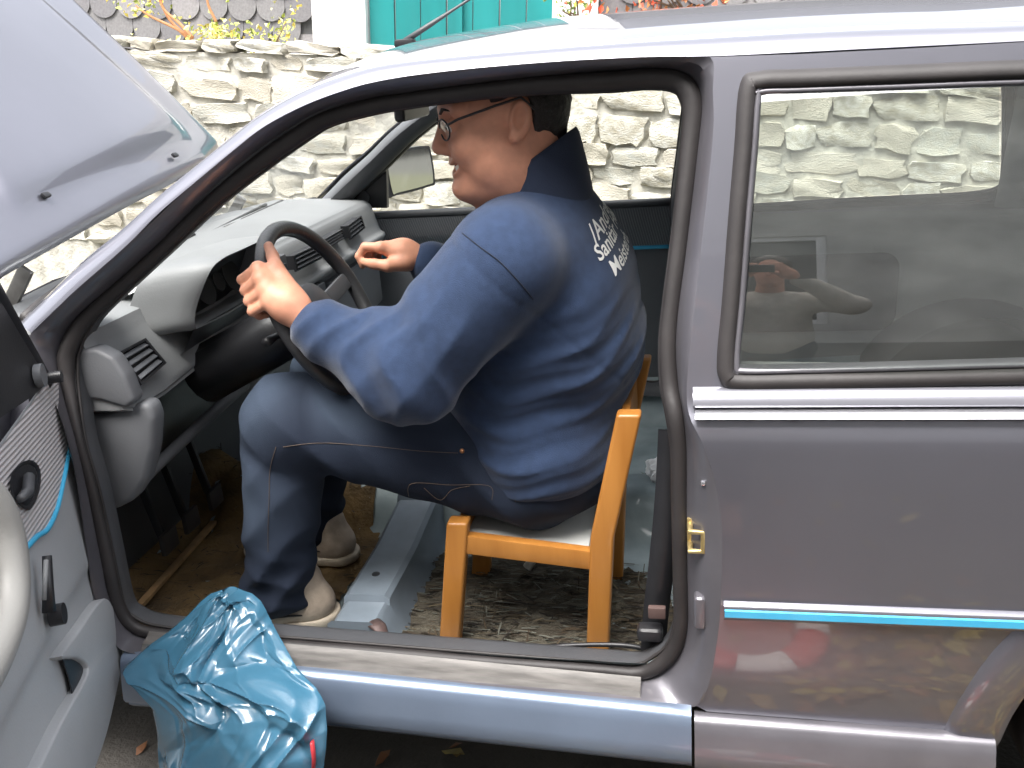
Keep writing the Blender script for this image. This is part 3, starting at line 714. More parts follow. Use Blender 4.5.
# map pocket: raised lower panel with its mouth
def dpoly(name, px, n0, n1, m, parent, bev=.006, smooth_n=3):
    Q = [duz(p, n1) for p in px]
    bm = bmesh.new(); a = [bm.verts.new(tuple(dw(u, z, n1))) for u, z in Q]; b = [bm.verts.new(tuple(dw(u, z, n0))) for u, z in Q]; n = len(Q)
    bm.faces.new(a); bm.faces.new(b[::-1])
    for i_ in range(n): bm.faces.new((a[i_], b[i_], b[(i_ + 1) % n], a[(i_ + 1) % n]))
    bmesh.ops.recalc_face_normals(bm, faces=bm.faces); sa = set(a)
    if bev: bmesh.ops.bevel(bm, geom=[e for e in bm.edges if e.verts[0] in sa and e.verts[1] in sa], offset=bev, segments=smooth_n, profile=.5, affect='EDGES', clamp_overlap=True)
    me = bpy.data.meshes.new(name); bm.to_mesh(me); bm.free(); me.polygons.foreach_set('use_smooth', [True] * len(me.polygons)); me.set_sharp_from_angle(angle=R_(40)); return link(name, me, m, parent)
pk = dpoly('map_pocket', [tuple(q) for q in cr([(62,656),(80,630),(97,605),(106,598),(113,606),(121,630),(123,648),(121,672),(115,702),(107,735),(96,768),(78,815),(52,880),(-20,880),(8,832),(40,768),(62,722),(80,690),(88,674),(88,665),(78,658)], 3, True)], -.012, .010, M['doorplastic'], door, .004)
dpoly('pocket_mouth_shade', [(62,656),(78,654),(94,662),(94,672),(78,712),(74,700),(69,677)], -.001, .001, M['blackplastic'], pk, 0)  # flat black patch painted for the shade inside the pocket mouth
# mirror sail and window frame
V = [dpx(p, .002) for p in [(0,300),(20,334),(47,379),(42,388),(30,398),(0,418)]] + [dw(.34, .935, .002), dw(.42, 1.20, .002), dw(.30, 1.20, .002)]
sail = mesh('mirror_sail', V, [tuple(range(len(V)))], M['blackplastic'], door, False); sm_ = sail.modifiers.new('t', 'SOLIDIFY'); sm_.thickness = .03; sm_.offset = 1
frp = cr([dw(*q) for q in ((-.02, .905, -.01), (.10, 1.07, -.01), (.30, 1.255, .01), (.48, 1.325, .03), (.8, 1.335, .04), (1.04, 1.31, .04), (1.07, 1.1, .02), (1.08, .90, -.01))], 8)
mesh('window_frame', *tube(frp, .018, 8), M['blackplastic'], door)
mesh('window_sill_seal', *tube([dw(.33, .925, -.01), dw(1.07, .92, -.01)], .012, 6), M['rubber'], door)
kn = disc('mirror_adjuster', dpx((36, 376), .004), DN, .019, M['midplastic'], door, 20, .012)
disc('adjuster_lever', dpx((49, 378), .010), DN, .010, M['blackplastic'], kn, 14, .02)
# outside mirror on the open door
om = mesh('door_mirror', *loft([[dw(.12 + a * .5, .99 + b, n) for a, b in ((-.13, -.05), (.13, -.06), (.15, .0), (.13, .065), (-.10, .06), (-.15, 0))] for n in (-.10, -.14, -.20, -.22)], True, False, True), M['paint'], door, sharp=60)

# ================================================================== FAR DOOR, seen from inside
fdoor = empty('passenger_door', (-.55, 1.55, .36)); fdoor.parent = car; fdoor.matrix_parent_inverse = Matrix.LocRotScale(car.location, car.rotation_euler, car.scale).inverted()
FI = [(p[0], p[2]) for p in rSi]
cf = np.mean(FI, axis=0)
FI2 = [tuple(cf + (np.array(p) - cf) * 1.03) for p in FI]
belt = .937
low_ = [p for p in FI2 if p[1] < belt]
i0 = [i for i in range(len(FI2)) if FI2[i][1] < belt and FI2[i - 1][1] >= belt][0]
lowp = []
k = i0
while FI2[k % len(FI2)][1] < belt: lowp.append(FI2[k % len(FI2)]); k += 1
lowp = [(lowp[0][0], belt)] + lowp + [(lowp[-1][0], belt)]
fy = lambda x, z: MIR - (yskin(x, z) + .055) - .004 * math.sin((z - .4) * 9)
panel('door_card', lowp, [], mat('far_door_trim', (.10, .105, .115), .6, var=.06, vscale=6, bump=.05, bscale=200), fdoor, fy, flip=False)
zc_ = lambda x: .80
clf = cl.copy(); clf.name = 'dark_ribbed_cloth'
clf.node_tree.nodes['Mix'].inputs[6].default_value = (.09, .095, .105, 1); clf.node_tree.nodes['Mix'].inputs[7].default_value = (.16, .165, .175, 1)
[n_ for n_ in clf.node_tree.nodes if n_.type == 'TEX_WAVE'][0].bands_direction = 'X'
panel('cloth_insert', [(-.95, .80), (-.03, .80), (-.035, .925), (-1.03, .925)], [], clf, fdoor, lambda x, z: fy(x, z) - .004, flip=False)
mesh('blue_piping', *tube([np.array([x, fy(x, .797) - .006, .797]) for x in np.linspace(-.98, -.028, 16)], .006, 8), M['cyan'], fdoor)
mesh('armrest', *tube([np.array([x, fy(x, .66) - d, .66]) for x, d in ((-.75, .0), (-.7, .04), (-.5, .055), (-.3, .05), (-.24, 0))], .028, 10), M['darkplastic'], fdoor)
mesh('belt_rail', *tube([np.array([x, fy(x, .935) + .01, .937]) for x in np.linspace(-1.07, -.03, 10)], .013, 8), M['darkplastic'], fdoor)
upp = [p for p in FI2 if p[1] >= belt - .01]
k = i0 - 1; upw = []
while FI2[k % len(FI2)][1] >= belt: upw.append(FI2[k % len(FI2)]); k -= 1
upw = [(upw[0][0], belt)] + upw + [(upw[-1][0], belt)]
mesh('window_frame', *tube([np.array([p[0], MIR - (yskin(*p) + .03), p[1]]) for p in upw], .016, 8), M['blackplastic'], fdoor)
panel('door_glass', upw, [], M['clearglass'], fdoor, lambda x, z: MIR - (yskin(x, z) + .02), flip=True)
V = [on(p, 1, 1.50) for p in [(330,207),(348,190),(376,160),(388,152),(389,207)]]; sl2 = mesh('mirror_sail', V, [tuple(range(len(V)))], M['blackplastic'], fdoor, False)
sl2.modifiers.new('t', 'SOLIDIFY').thickness = .02
disc('mirror_adjuster', on((364, 197), 1, 1.485), (0, -1, 0), .02, M['midplastic'], fdoor, 16, .012)
panel('door_skin', lowp, [], M['paint'], fdoor, lambda x, z: MIR - yskin(x, z) + .001, flip=True)
# far door mirror: glass in a dark housing, beyond the far window
mn = np.array([.86, -.50, .05]); mp0 = on((409, 170), 1, 1.72)
gm = cr([onpl(p, mn, mp0) for p in [(387,156),(405,151),(424,148),(429,152),(433,180),(428,185),(398,193),(391,192)]], 4, True); gc = np.mean(gm, axis=0)
hm_ = mesh('door_mirror', *loft([[gc + (p - gc) * 1.10 for p in gm], [gc + (p - gc) * 1.12 - mn * .03 for p in gm], [gc + (p - gc) * .85 - mn * .08 for p in gm]], True, False, True), M['blackplastic'], fdoor, sharp=50)
mg = bpy.data.materials.new('mirror_glass'); mg.use_nodes = True; b_ = mg.node_tree.nodes['Principled BSDF']; b_.inputs['Metallic'].default_value = 1; b_.inputs['Roughness'].default_value = .05; b_.inputs['Base Color'].default_value = (.75, .77, .73, 1)
V = [gc + (p - gc) * .97 + mn * .004 for p in gm]; mesh('mirror_glass', V, [tuple(range(len(V)))], mg, hm_, False)
# ================================================================== SETTING
TL_ = R_(5.6); PV = on((230, 47), 1, 3.6)             # the street runs 5.6 degrees against the car: walls and house stand that much askew to it
def tw(a, z, y): return np.array([PV[0] + a * math.cos(TL_) + z * math.sin(TL_), y, PV[2] - a * math.sin(TL_) + z * math.cos(TL_)])
TR_ = Matrix.Rotation(TL_, 3, 'Y')
asph = mat('wet_asphalt', (.035, .032, .030), .8, 0, 0, .35, 3, .5, 90, col2=(.075, .068, .058))
gnd = mesh('ground', [(x, y, 0) for x in (-80, 80) for y in (-80, 80)], [(0, 1, 3, 2)], asph, None, False); tag(gnd, kind='structure')
ver = mesh('verge', [(-40, 2.35, .004), (40, 2.35, .004), (40, 9, .004), (-40, 9, .004)], [(0, 1, 2, 3)], mat('dirt_verge', (.09, .075, .05), .95, 0, 0, .4, 6, .6, 30, col2=(.06, .07, .03)), None, False); tag(ver, kind='structure')
# ---- rubble wall
wall = empty('stone_wall', tuple(tw(2.5, -1.4, 3.75)), 'pale rubble stone retaining wall behind the car', 'wall')
SM = [mat('limestone_%d' % k, c, .9, 0, 0, 0, 5, .8, 22, detail=8, col2=(.36 + .05 * k, .33 + .05 * k, .25 + .05 * k)) for k, c in enumerate([(.60, .58, .52), (.66, .65, .60), (.52, .48, .40), (.50, .50, .45), (.62, .57, .48)])]
V = [tw(a, z, y) for a in (-2.2, 7.0) for z in (-1.75, -.03) for y in (3.60, 4.02)]
mesh('mortar', V, [(0, 1, 3, 2), (4, 5, 7, 6), (0, 2, 6, 4), (1, 3, 7, 5), (2, 3, 7, 6)], mat('lime_mortar', (.50, .48, .42), .95, 0, 0, .3, 12, .6, 50), wall, False)
stones = []
for k in range(14):
    bm = bmesh.new(); bmesh.ops.create_cube(bm, size=1); bmesh.ops.subdivide_edges(bm, edges=list(bm.edges), cuts=2, use_grid_fill=True)
    rs = np.random.RandomState(k)
    for v in bm.verts:
        c = Vector(v.co); l = max(abs(c.x), abs(c.z)); c2 = Vector((c.x, c.y * .9, c.z))
        rr_ = math.hypot(c.x, c.z)
        if rr_ > .55: c2.x *= .55 / rr_ * 1.06 if False else (1 - .35 * (rr_ - .5)); c2.z *= (1 - .35 * (rr_ - .5))
        if abs(c.y) > .4: c2.x *= .9; c2.z *= .88
        v.co = c2 + Vector(rs.normal(size=3)) * .052
    me = bpy.data.meshes.new('stone'); bm.to_mesh(me); bm.free(); me.polygons.foreach_set('use_smooth', [True] * len(me.polygons)); me.set_sharp_from_angle(angle=R_(38)); me.materials.append(SM[k % 5]); stones.append(me)
Mi = Matrix.LocRotScale(wall.location, wall.rotation_euler, wall.scale).inverted()
z = -1.12; row = 0; rnd = random.Random(3)
while z < -.03:
    h = rnd.uniform(.085, .15); 
    if z + h > -.02: h = max(.07, -.01 - z)
    a = -2.1 + rnd.uniform(-.2, 0)
    while a < 5.6:
        wd = rnd.uniform(.13, .36); hh = h * rnd.uniform(.82, 1.1); dz = rnd.uniform(-.012, .012)
        o = bpy.data.objects.new('stone', stones[rnd.randrange(14)]); COL.objects.link(o); o.parent = wall; o.matrix_parent_inverse = Mi
        c = tw(a + wd / 2, z + h / 2 + dz, 3.66 + rnd.uniform(-.012, .02)); o.location = c; o.scale = (wd * .97, .18, hh * .95)
        o.rotation_euler = (Matrix.Rotation(TL_, 3, 'Y') @ Matrix.Rotation(R_(rnd.uniform(-5, 5)), 3, 'Y') @ Matrix.Rotation(R_(rnd.choice((0, 180))), 3, 'X')).to_euler()
        a += wd
    z += h; row += 1
# ---- slate-hung house behind it, with teal door between white posts
house = empty('slate_hung_house', tuple(tw(.9, -1.4, 5)), 'house hung with grey scalloped slates above the stone wall', 'house')
YH = 4.30
SLATE = [mat('slate_%d' % k, c, .6, 0, 0, .15, 14, .2, 40) for k, c in enumerate([(.17, .165, .165), (.21, .20, .20), (.145, .14, .145)])]
def quad(name, a0, a1, z0, z1, y, m, parent, th=.06):
    V = [tw(a, z, yy) for a in (a0, a1) for z in (z0, z1) for yy in (y, y + th)]
    return mesh(name, V, [(0, 1, 3, 2), (4, 5, 7, 6), (0, 2, 6, 4), (1, 3, 7, 5), (2, 3, 7, 6), (0, 1, 5, 4)], m, parent, False)
def ax_(px, y):                                           # picture column at the wall top -> place along the house front
    q = on(px, 1, y); return float((q - PV) @ np.array([math.cos(TL_), 0, -math.sin(TL_)]))
def az_(px, y):
    q = on(px, 1, y); return float((q - PV) @ np.array([math.sin(TL_), 0, math.cos(TL_)]))
aP0, aP1, aT0, aT1, aQ1 = ax_((314, 20), YH), ax_((367, 20), YH), ax_((368, 20), YH), ax_((553, 10), YH), ax_((598, 10), YH)
quad('wall', -9, aP0, -1.3, 1.6, YH + .06, mat('house_boarding', (.10, .10, .10), .8), house, .2)
quad('wall', aQ1, 9, -1.3, 1.6, YH + .06, mat('house_boarding_b', (.10, .10, .10), .8), house, .2)
quad('wall', aP0 - .01, aQ1 + .01, 1.05, 1.6, YH + .05, mat('house_render', (.55, .54, .52), .9, bump=.3), house, .2)
WP = mat('white_paint', (.78, .78, .77), .6, 0, 0, .05, 5, .1, 40)
quad('door_post', aP0, aP1, -1.3, 1.08, YH - .03, WP, house, .12); quad('door_post', aT1, aQ1, -1.3, 1.08, YH - .03, WP, house, .12)
quad('lintel', aP0, aQ1, 1.08, 1.25, YH - .035, WP, house, .12)
TEAL = mat('teal_paint', (.012, .20, .20), .38, 0, .3, .15, 4, .12, 30, stretch=(1, 1, .1))
nb_ = 7
for k in range(nb_):
    a0 = aT0 + (aT1 - aT0) * k / nb_; a1 = aT0 + (aT1 - aT0) * (k + 1) / nb_
    o = quad('teal_board', a0 + .004, a1 - .004, -1.25, 1.07, YH + .02 + (.008 if k % 2 else 0), TEAL, house, .03)
quad('cover_strip', (aT0 + aT1) / 2 - .02, (aT0 + aT1) / 2 + .02, -1.25, 1.07, YH - .0, TEAL, house, .03)
# slates: fish-scale courses
bm = bmesh.new(); pr = [(-.5, .62), (.5, .62)] + [(.5 * math.cos(t), .5 * math.sin(t) * .9) for t in np.linspace(0, -math.pi, 12)]
f_ = bm.faces.new([bm.verts.new((x, 0, z)) for x, z in pr]); ex = bmesh.ops.extrude_face_region(bm, geom=[f_]); bmesh.ops.translate(bm, verts=[v for v in ex['geom'] if isinstance(v, bmesh.types.BMVert)], vec=(0, -.05, 0))
bmesh.ops.recalc_face_normals(bm, faces=bm.faces)
slm = []
for k in range(3):
    me = bpy.data.meshes.new('slate'); bm.to_mesh(me); me.materials.append(SLATE[k]); slm.append(me)
bm.free()
Mh = Matrix.LocRotScale(house.location, house.rotation_euler, house.scale).inverted()
def slates(a0, a1, z0, z1, w=.185, step=.135):
    r = 0; z = z1
    rows_ = int((z1 - z0) / step)
    for r in range(rows_):
        z = z0 + r * step; a = a0 - (w / 2 if r % 2 else 0)
        while a < a1:
            if a - w / 2 > a0 - .12 and a + w / 2 < a1 + .12:
                o = bpy.data.objects.new('slate', slm[rnd.randrange(3)]); COL.objects.link(o); o.parent = house; o.matrix_parent_inverse = Mh
                o.location = tw(a, z + .06, YH + .045 - .0); o.scale = (w * .985, .22, .19)
                o.rotation_euler = (TR_ @ Matrix.Rotation(R_(-5 + rnd.uniform(-1, 1)), 3, 'X') @ Matrix.Rotation(R_(rnd.uniform(-1.5, 1.5)), 3, 'Y')).to_euler()
            a += w
slates(-2.3, aP0 - .10, -.10, .62); slates(aQ1 + .10, aQ1 + 2.6, -.10, .62)
# ---- planting along the wall top
def plant(name, c, size, nleaf, lc, label, stem=None, leaf=.035, stems=6, height=None, cat='plant', grp=None):
    c = np.array(c); root = empty(name, tuple(c), label, cat, grp); rs = np.random.RandomState(int(abs(c[0]) * 1000) % 999)
    V, F = [], []
    cl_ = [c + np.array([rs.normal() * size[0] * .5, rs.normal() * size[1] * .5, abs(rs.normal()) * size[2] * .55 + .02]) for _ in range(max(3, nleaf // 22))]
    for i in range(nleaf):
        p = cl_[rs.randint(len(cl_))] + rs.normal(size=3) * leaf * 1.5
        d = rs.normal(size=3); d /= np.linalg.norm(d); s = np.cross(d, rs.normal(size=3)); s /= np.linalg.norm(s); n_ = np.cross(d, s) * leaf * .25; l = leaf * rs.uniform(.6, 1.3)
        b = len(V); V += [p, p + d * l * .5 + s * l * .33 + n_, p + d * l, p + d * l * .5 - s * l * .33 + n_]; F.append((b, b + 1, b + 2, b + 3))
    me = bpy.data.meshes.new('foliage'); me.from_pydata([tuple(v) for v in V], [], F)
    for m_ in lc: me.materials.append(m_)
    me.polygons.foreach_set('material_index', [rs.randint(len(lc)) for _ in F]); link('foliage', me, None, root)
    if stem:
        for k in range(stems):
            e = cl_[k % len(cl_)]; b0 = c + np.array([rs.normal() * size[0] * .15, 0, -.02])
            mesh('stem', *tube([b0, b0 * .5 + e * .5 + rs.normal(size=3) * .02, e], [.006, .004, .002], 5), stem, root)
    return root
def leafm(name, c):
    m = mat(name, c, .6, 0, 0, .3, 12); m.node_tree.nodes['Principled BSDF'].inputs['Transmission Weight'].default_value = 0; return m
YEL = [leafm('leaf_yellow', (.62, .50, .10)), leafm('leaf_pale', (.60, .58, .28)), leafm('leaf_lime', (.34, .40, .08))]
RED = [leafm('leaf_red', (.55, .10, .05)), leafm('leaf_rust', (.50, .20, .07)), leafm('leaf_pink', (.60, .22, .14))]
GRN = [leafm('leaf_green', (.12, .20, .04)), leafm('leaf_mid', (.20, .28, .06)), leafm('leaf_yellowgreen', (.36, .40, .08))]
TWIG = mat('orange_twig', (.42, .19, .08), .7); BRN = mat('brown_twig', (.14, .09, .06), .8)
plant('wall_plant', tw(ax_((215, 42), 3.8), -.01, 3.82), (.22, .10, .10), 190, YEL, 'low yellow-leaved plant on the wall top beside the bonnet', BRN)
plant('wall_plant', tw(ax_((270, 46), 3.8), -.01, 3.82), (.20, .09, .07), 120, YEL, 'small yellow flowering cushion on the wall top by the white post', BRN)
br = empty('arching_shrub', tuple(tw(ax_((185, 45), 3.9), -.02, 3.95)), 'bare orange-stemmed shrub arching across the slates', 'shrub')
for k, px in enumerate([[(193,38),(178,22),(163,8),(160,-12)], [(193,38),(175,28),(150,16),(136,6)], [(215,42),(217,25),(208,4),(205,-20)], [(190,40),(170,20),(158,-4)]]):
    mesh('stem', *tube(cr([on(p, 1, 3.95 + .02 * k) for p in px], 4), [.011 - .0005 * i for i in range(4 * (len(px) - 1) + 1)], 6), TWIG, br)
plant('wall_plant', on((130, 4), 1, 3.95), (.14, .08, .05), 90, YEL, 'sprig of yellow leaves hanging in front of the slates', None)
plant('creeper', on((672, 4), 1, 4.15), (.34, .06, .14), 260, RED, 'red autumn creeper on the slates right of the white post', BRN, leaf=.045)
plant('wall_plant', on((574, 12), 1, 3.9), (.09, .05, .05), 60, GRN, 'small lime-green sprig against the white door post', BRN)
plant('wall_shrub', tw(ax_((935, 100), 3.8), .0, 3.85), (.26, .12, .16), 420, GRN, 'leafy green shrub on the wall top behind the rear window', BRN, leaf=.045)
plant('wall_shrub', tw(ax_((1010, 105), 3.8), .0, 3.85), (.20, .12, .15), 300, YEL + GRN, 'yellow-green shrub on the wall top beyond the tail', BRN, leaf=.045)
# ---- rendered house across the street, behind the viewer: it shows in the paint and the glass
opp = empty('rendered_house', (0, -4.6, 0), 'pale rendered house across the street from the car', 'house')
PL_ = mat('pale_render', (.55, .54, .51), .9, 0, 0, .12, 3, .3, 60)
YO = -4.3
def wq(name, x0, x1, z0, z1, y, m, th=.12): return boxm(name, ((x0 + x1) / 2, y - th / 2, (z0 + z1) / 2), (x1 - x0, th, z1 - z0), m, opp, bev=.0)
wins = [(-4.6, -3.4, 1.1, 2.5), (-1.35, .35, .9, 2.75), (2.3, 3.5, 1.1, 2.5)]
wq('plinth', -9, 9, -.05, .5, YO + .04, mat('plinth_grey', (.16, .155, .15), .9, bump=.3))
xs = [-9] + [v for w_ in wins for v in w_[:2]] + [9]
for i in range(0, len(xs), 2): wq('wall', xs[i], xs[i + 1], .5, 6.2, YO, PL_)
for x0, x1, z0, z1 in wins:
    wq('wall', x0, x1, z1, 6.2, YO, PL_); wq('wall', x0, x1, .5, z0, YO, PL_)
    fr_w = wq('window', x0, x1, z0, z1, YO - .10, mat('dark_glazing', (.012, .013, .014), .06, spec=.6), .02)
    for a0, a1, b0, b1 in ((x0, x0 + .09, z0, z1), (x1 - .09, x1, z0, z1), (x0 + .09, x1 - .09, z0, z0 + .09), (x0 + .09, x1 - .09, z1 - .09, z1), ((x0 + x1) / 2 - .04, (x0 + x1) / 2 + .04, z0 + .09, z1 - .09)):
        o = boxm('window_frame', ((a0 + a1) / 2, YO - .06, (b0 + b1) / 2), (a1 - a0, .06, b1 - b0), WP, fr_w, bev=.006)
rf = mesh('roof', [(-9.3, YO + .5, 6.1), (9.3, YO + .5, 6.1), (9.3, YO - 3.2, 8.8), (-9.3, YO - 3.2, 8.8)], [(0, 1, 2, 3)], mat('roof_tiles', (.10, .06, .05), .8, bump=.3), opp, False)
# ---- fallen leaves
V, F, mi = [], [], []
rs = np.random.RandomState(5)
def leaf_at(x, y, z, l):
    b = len(V); t = rs.rand() * 6.28; d = np.array([math.cos(t), math.sin(t), rs.normal() * .25]); s = np.array([-math.sin(t), math.cos(t), rs.normal() * .25]); p = np.array([x, y, z + .006])
    V.extend([p - d * l, p - d * l * .3 + s * l * .55 + np.array([0, 0, l * .25]), p + d * l * .4 + s * l * .4, p + d * l, p + d * l * .4 - s * l * .4, p - d * l * .3 - s * l * .55 + np.array([0, 0, l * .2])]); F.append(tuple(range(b, b + 6))); mi.append(rs.randint(4))
for k in range(480): leaf_at(.65 + rs.normal() * .38, -.42 + rs.normal() * .26, 0, rs.uniform(.018, .042))
for k in range(500): leaf_at(rs.uniform(-4, 4), rs.uniform(-4.2, -.4), 0, rs.uniform(.015, .04))
for k in range(60): leaf_at(rs.uniform(-2, .2), rs.uniform(-.1, .5), 0, rs.uniform(.015, .03))
me = bpy.data.meshes.new('fallen_leaves'); me.from_pydata([tuple(v) for v in V], [], F)
for m_ in (leafm('fallen_brown', (.10, .05, .02)), leafm('fallen_ochre', (.24, .15, .035)), leafm('fallen_rust', (.17, .065, .02)), leafm('fallen_yellow', (.32, .25, .06))): me.materials.append(m_)
me.polygons.foreach_set('material_index', mi); tag(link('fallen_leaves', me), 'autumn leaves scattered over the street beside the car', 'leaves', kind='stuff')
# ---- red and white ring lying on the street beside the sill
RW = [mat('ring_red', (.60, .05, .03), .45), mat('ring_white', (.85, .83, .78), .5)]
ringo = empty('striped_ring', (.135, -.60, 0), 'red and white striped ring lying on the street beside the rear sill', 'ring')
for k in range(8):
    a0, a1 = k * math.pi / 4 + .2, (k + 1) * math.pi / 4 + .2
    mesh('segment', *tube([np.array([.135 + .150 * math.cos(a), -.60 + .150 * math.sin(a), .03]) for a in np.linspace(a0 + .004, a1 - .004, 8)], .040, 10, flat=.55), RW[k % 2], ringo)
disc('centre_plate', (.135, -.60, .012), (0, 0, 1), .115, mat('ring_centre', (.30, .10, .07), .6, var=.3, vscale=14), ringo, 30, .004)
# ================================================================== SIGNED-DISTANCE MODELLING
def ell(P, c, r):
    q = P - np.array(c, 'f4'); r = np.array(r, 'f4'); k0 = np.sqrt(((q / r) ** 2).sum(-1)); k1 = np.sqrt(((q / r ** 2) ** 2).sum(-1)) + 1e-9
    return k0 * (k0 - 1) / k1
def rc(P, a, b, ra, rb):
    a = np.array(a, 'f4'); b = np.array(b, 'f4'); ba = b - a; t = np.clip(((P - a) @ ba) / (ba @ ba), 0, 1)
    return np.sqrt(((P - a - t[..., None] * ba) ** 2).sum(-1)) - (ra + (rb - ra) * t)
def smin(a, b, k):
    h = np.maximum(k - np.abs(a - b), 0) / k; return np.minimum(a, b) - h * h * k * .25
def smax(a, b, k): return -smin(-a, -b, k)
def nets(f, lo, hi, h):
    """naive surface nets of f on a box -> V, quads"""
    ax = [np.arange(l, u + h, h, dtype='f4') for l, u in zip(lo, hi)]
    G = np.stack(np.meshgrid(*ax, indexing='ij'), -1); D = f(G); n = D.shape
    S = D < 0
    cs = np.zeros([k - 1 for k in n], 'i4'); acc = np.zeros(cs.shape + (3,), 'f4'); cnt = np.zeros(cs.shape, 'f4')
    off = [(i, j, k) for i in (0, 1) for j in (0, 1) for k in (0, 1)]
    def sl(o): return tuple(slice(o[d], n[d] - 1 + o[d]) for d in range(3))
    for o in off:
        for d in range(3):
            if o[d] == 0:
                o2 = list(o); o2[d] = 1
                a, b = D[sl(o)], D[sl(o2)]; m = (a < 0) != (b < 0)
                t = np.where(m, a / np.where(m, a - b, 1), 0)
                pos = np.array(o, 'f4') + 0 * t[..., None]; pos[..., d] = t
                acc += np.where(m[..., None], pos, 0); cnt += m
    act = cnt > 0; idx = -np.ones(cs.shape, 'i8'); idx[act] = np.arange(act.sum())
    cells = np.argwhere(act); V = (cells + acc[act] / cnt[act][:, None]) * h + np.array([a[0] for a in ax])
    Q = []
    for d in range(3):
        e1, e2 = [(1, 2), (2, 0), (0, 1)][d]
        s0 = [slice(None)] * 3; s1 = [slice(None)] * 3; s0[d] = slice(0, -1); s1[d] = slice(1, None)
        m = S[tuple(s0)] != S[tuple(s1)]; E = np.argwhere(m); ins = S[tuple(s0)][m]
        ok = (E[:, e1] > 0) & (E[:, e2] > 0) & (E[:, e1] < n[e1] - 1) & (E[:, e2] < n[e2] - 1); E = E[ok]; ins = ins[ok]
        def at(da, db):
            c = E.copy(); c[:, e1] += da; c[:, e2] += db; return idx[c[:, 0], c[:, 1], c[:, 2]]
        q = np.stack([at(-1, -1), at(0, -1), at(0, 0), at(-1, 0)], 1); q[~ins] = q[~ins][:, ::-1]; Q.append(q)
    Q = np.concatenate(Q); Q = Q[(Q >= 0).all(1)]
    return V, Q
def relax(V, Q, it=2, lam=.5):
    e = np.concatenate([Q[:, [0, 1]], Q[:, [1, 2]], Q[:, [2, 3]], Q[:, [3, 0]]]); e = np.concatenate([e, e[:, ::-1]])
    cnt = np.bincount(e[:, 0], minlength=len(V))[:, None]
    for _ in range(it):
        s = np.stack([np.bincount(e[:, 0], V[e[:, 1], k], len(V)) for k in range(3)], 1); V = V + lam * (s / np.maximum(cnt, 1) - V)
    return V
def netmesh(name, parts, mat_, parent=None, it=1):
    Vs, Fs, o = [], [], 0
    for f, lo, hi, h in parts:
        V, Q = nets(f, lo, hi, h); V = relax(V, Q, it); Vs.append(V); Fs.append(Q + o); o += len(V)
    V = np.concatenate(Vs); F = np.concatenate(Fs)
    me = bpy.data.meshes.new(name); me.vertices.add(len(V)); me.vertices.foreach_set('co', V.astype('f4').ravel())
    me.loops.add(F.size); me.loops.foreach_set('vertex_index', F.astype('i4').ravel()); me.polygons.add(len(F))
    me.polygons.foreach_set('loop_start', np.arange(0, F.size, 4, dtype='i4'))
    me.polygons.foreach_set('use_smooth', np.ones(len(F), bool)); me.update(calc_edges=True); me.validate()
    return link(name, me, mat_, parent)
def vnoise(P, sc, seed=0):
    """cheap smooth noise from a few rotated sines"""
    r = np.random.RandomState(seed); v = 0
    for k in range(5):
        d = r.normal(size=3); d /= np.linalg.norm(d); v = v + np.sin((P @ d.astype('f4')) * sc * (.7 + .25 * k) + r.rand() * 6.28 + 1.7 * np.sin((P @ np.roll(d, 1).astype('f4')) * sc * .45 + k))
    return v / 5

# ================================================================== MATERIALS OF THE FIGURES
def skinmat(name, c):
    m = mat(name, c, .48, 0, 0, .10, 40, .06, 420, spec=.4); b = m.node_tree.nodes['Principled BSDF']
    b.inputs['Subsurface Weight'].default_value = .15; b.inputs['Subsurface Radius'].default_value = (.012, .005, .003); return m
SKIN = skinmat('skin', (.57, .27, .175))
NAVY = mat('navy_sweatshirt', (.024, .040, .082), .9, 0, 0, .10, 60, .25, 700, sheen=.25, spec=.2)
DENIM = mat('denim', (.009, .013, .025), .85, 0, 0, 0, 5, .3, 900, col2=(.017, .025, .044), spec=.25, detail=6)
_t = DENIM.node_tree; _b = _t.nodes['Principled BSDF']; _src = _b.inputs['Base Color'].links[0].from_socket
_geo = _t.nodes.new('ShaderNodeTexCoord'); _acc = None
for _c, _r in (((-.80, .26, .78), .13), ((-.86, .24, .60), .16), ((-.62, .25, .80), .12), ((-.83, .50, .76), .12)):
    _v = _t.nodes.new('ShaderNodeVectorMath'); _v.operation = 'DISTANCE'; _v.inputs[1].default_value = _c; _t.links.new(_geo.outputs['Object'], _v.inputs[0])
    _m = _t.nodes.new('ShaderNodeMapRange'); _m.interpolation_type = 'SMOOTHSTEP'; _m.inputs[1].default_value = _r; _m.inputs[2].default_value = .02; _m.inputs[3].default_value = 0; _m.inputs[4].default_value = .55
    _t.links.new(_v.outputs['Value'], _m.inputs[0])
    if _acc is None: _acc = _m.outputs[0]
    else:
        _a = _t.nodes.new('ShaderNodeMath'); _a.operation = 'MAXIMUM'; _t.links.new(_acc, _a.inputs[0]); _t.links.new(_m.outputs[0], _a.inputs[1]); _acc = _a.outputs[0]
_x = _t.nodes.new('ShaderNodeMix'); _x.data_type = 'RGBA'; _x.inputs[7].default_value = (.085, .115, .165, 1); _t.links.new(_acc, _x.inputs[0]); _t.links.new(_src, _x.inputs[6]); _t.links.new(_x.outputs[2], _b.inputs['Base Color'])
HAIR = mat('dark_hair', (.012, .008, .007), .5, 0, 0, .3, 60, .5, 160)

